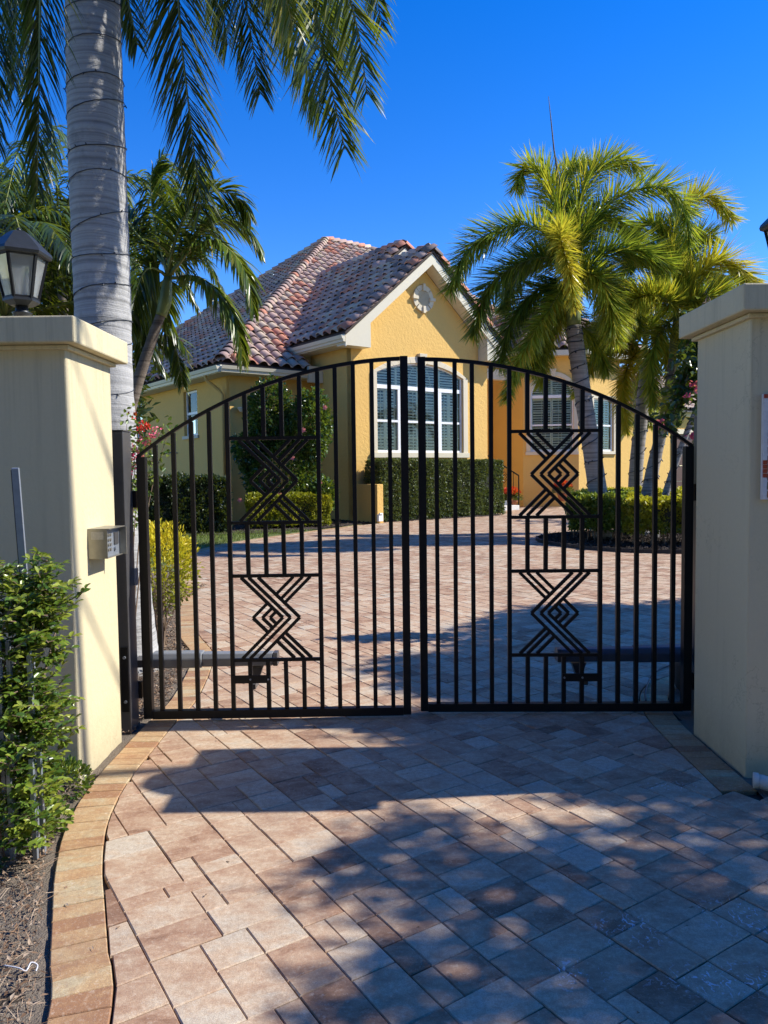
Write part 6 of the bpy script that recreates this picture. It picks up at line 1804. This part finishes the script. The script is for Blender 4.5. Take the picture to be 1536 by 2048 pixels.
# low plant at the foot of the left pillar
lowp = empty('ground_plant', 'small leafy ground plant at the foot of the left pillar corner', 'plant')
P, D = blob_points(900, tuple(gnd(130, 1588) + Vector((0, 0, .06))), (.11, .12, .10), 31, zmin=.0)
leaves('foliage', P, D + np.array([0, 0, .3]), randdir(len(P)) + np.array([0, 0, .8]), nrg.uniform(.014, .026, len(P)), .014, nrg.uniform(.0, 1, len(P)), M['shrub'], lowp, oval=True)
P, D = blob_points(900, tuple(gnd(60, 1665) + Vector((0, 0, .05))), (.15, .12, .09), 33, zmin=.0)
leaves('foliage', P, D + np.array([0, 0, .3]), randdir(len(P)) + np.array([0, 0, .8]), nrg.uniform(.014, .028, len(P)), .015, nrg.uniform(.2, 1, len(P)), M['shrub'], lowp, oval=True)
# dry roots and twigs on the soil
mb = MB()
for k in range(420):
    y = rnd.uniform(1.8, 3.3); xb = float(np.interp(y, LB_out[:, 1][:110], LB_out[:, 0][:110])); x = xb - .04 - abs(rnd.gauss(0, .22)); a = rnd.uniform(0, 3.14); l_ = rnd.uniform(.02, .10)
    mb.tube([(x, y, .006), (x + math.cos(a) * l_ * .5, y + math.sin(a) * l_ * .5, rnd.uniform(.008, .03)), (x + math.cos(a + .3) * l_, y + math.sin(a + .3) * l_, .006)], [.0012, .001, .0006], 3, rnd.random())
tag(mb.build('dry_twigs', M['litter']), None, None, None, 'stuff')
# pale twist tie
mb = MB(); mb.tube([tuple(q) for q in bez([tuple(gnd(4, 1930, .01)), tuple(gnd(38, 1936, .015)), tuple(gnd(52, 1942, .01)), tuple(gnd(62, 1925, .02)), tuple(gnd(75, 1930, .012)), tuple(gnd(72, 1942, .01))], 20)], .0022, 5)
o = mb.build('cord_scrap', M['bulb'], None, True); tag(o, 'pale blue-white scrap of cord on the soil by the brick border', 'cord scrap')

# ================================================================== SHADE TREES beyond the right edge of the frame
def shade_tree(c, base, r, n, L, label, seed, limbs=9, streak_limbs=(), spots=None, sr=.33):
    global nrg
    nrg = np.random.default_rng(seed)
    t = empty('shade_tree', label, 'tree', 'leafy trees just outside the right edge'); c = Vector(c)
    mb = MB(); b = Vector((base[0], base[1], -.05)); mb.tube([b, b + Vector((.05, .05, c.z * .3)), Vector((c.x, c.y, c.z - r[2] * .5))], [.17, .13, .09], 10); mb.build('trunk', M['brownbark'], t, True)
    mb = MB(); cents = []
    if spots: cents = [Vector(q) for q in spots]
    for e in cents: mb.tube([Vector((c.x, c.y, c.z - r[2] * .5)), c.lerp(e, .5), e], [.06, .03, .010], 6)
    for k in range(0 if spots else limbs):
        D = Vector(randdir(1)[0]); D.z = abs(D.z) * .6 - .1; e = c + Vector((D.x * r[0] * .75, D.y * r[1] * .75, D.z * r[2])); cents.append(e)
        mb.tube([Vector((c.x, c.y, c.z - r[2] * .5)), c.lerp(e, .5), e], [.06, .035, .012], 6)
    for a_, b_ in streak_limbs: mb.tube([c, Vector(a_), Vector(b_)], [.05, .034, .03], 6)
    mb.build('limbs', M['brownbark'], t)
    P = []; 
    for e in cents + ([] if spots else [c]):
        q, _ = blob_points(n // (len(cents) + 1), tuple(e), (sr, sr, sr * .9) if spots else (r[0] * .42, r[1] * .42, r[2] * .45), seed, shell=.1, amp=.35); P.append(q)
    P = np.concatenate(P); P = P[P[:, 0] > .53 * P[:, 1] + .55 + .2]
    leaves('crown', P, randdir(len(P)), randdir(len(P)) + np.array([0, 0, .6]), nrg.uniform(.7, 1.2, len(P)) * L, L * .42, nrg.random(len(P)), M['shrub'], t)
    return t
spots = []
for px_, py_ in ((900, 1780), (1060, 1730), (1220, 1680), (1400, 1640), (1120, 1840), (1300, 1770), (1480, 1730), (930, 1920), (1180, 1970), (740, 1740), (1450, 1850), (780, 2020), (1350, 2040), (1530, 1960), (1560, 1640), (840, 1660), (1290, 1880)):
    g_ = gnd(px_, py_); t_ = rnd.uniform(4.2, 5.0) / sv.z; spots.append(tuple(g_ + sv * t_))
shade_tree((6.4, 2.5, 4.6), (6.9, 2.4), (1.8, 1.6, 1.3), 4100, .11, 'leafy tree right of the camera shading the apron', 41, 12, (), spots, .27)
shade_tree((6.75, 4.6, 4.3), (6.9, 4.6), (1.5, .85, 1.0), 15000, .13, 'leafy tree beside the right pillar shading the gate threshold', 44, 10, [((4.88, 4.15, 7.80), (4.88, 4.85, 7.0)), ((4.88, 4.2, 6.56), (4.88, 4.9, 5.76))])  # paired points: unseen limbs added to cast streaks on the left pillar
shade_tree((7.2, 6.2, 4.4), (7.4, 6.3), (1.8, 1.2, 1.1), 26000, .14, 'leafy tree behind the right pillar shading the drive inside the gate', 47, 12)
shade_tree((8.2, 7.6, 4.6), (8.8, 7.6), (1.8, 1.2, 1.1), 24000, .14, 'leafy tree farthest behind the right pillar beside the drive', 49, 12)
# the other side of the street, behind the lens: trees that close off the low sky
for k, (x, y, h_) in enumerate(((-9, -7.5, 4.4), (-3.5, -8, 4.8), (2.5, -8, 4.5), (8.5, -7.5, 4.9))):
    bush('street_tree', ['broad dark tree across the street, far left behind the camera', 'tall dark tree across the street, left behind the camera', 'rounded dark tree across the street, right behind the camera', 'tall dark tree across the street, far right behind the camera'][k], 'tree', (x, y, h_), (3.6, 1.8, h_), 9000, .6, .36, 'darkleaf', seed=60 + k, stems=4)
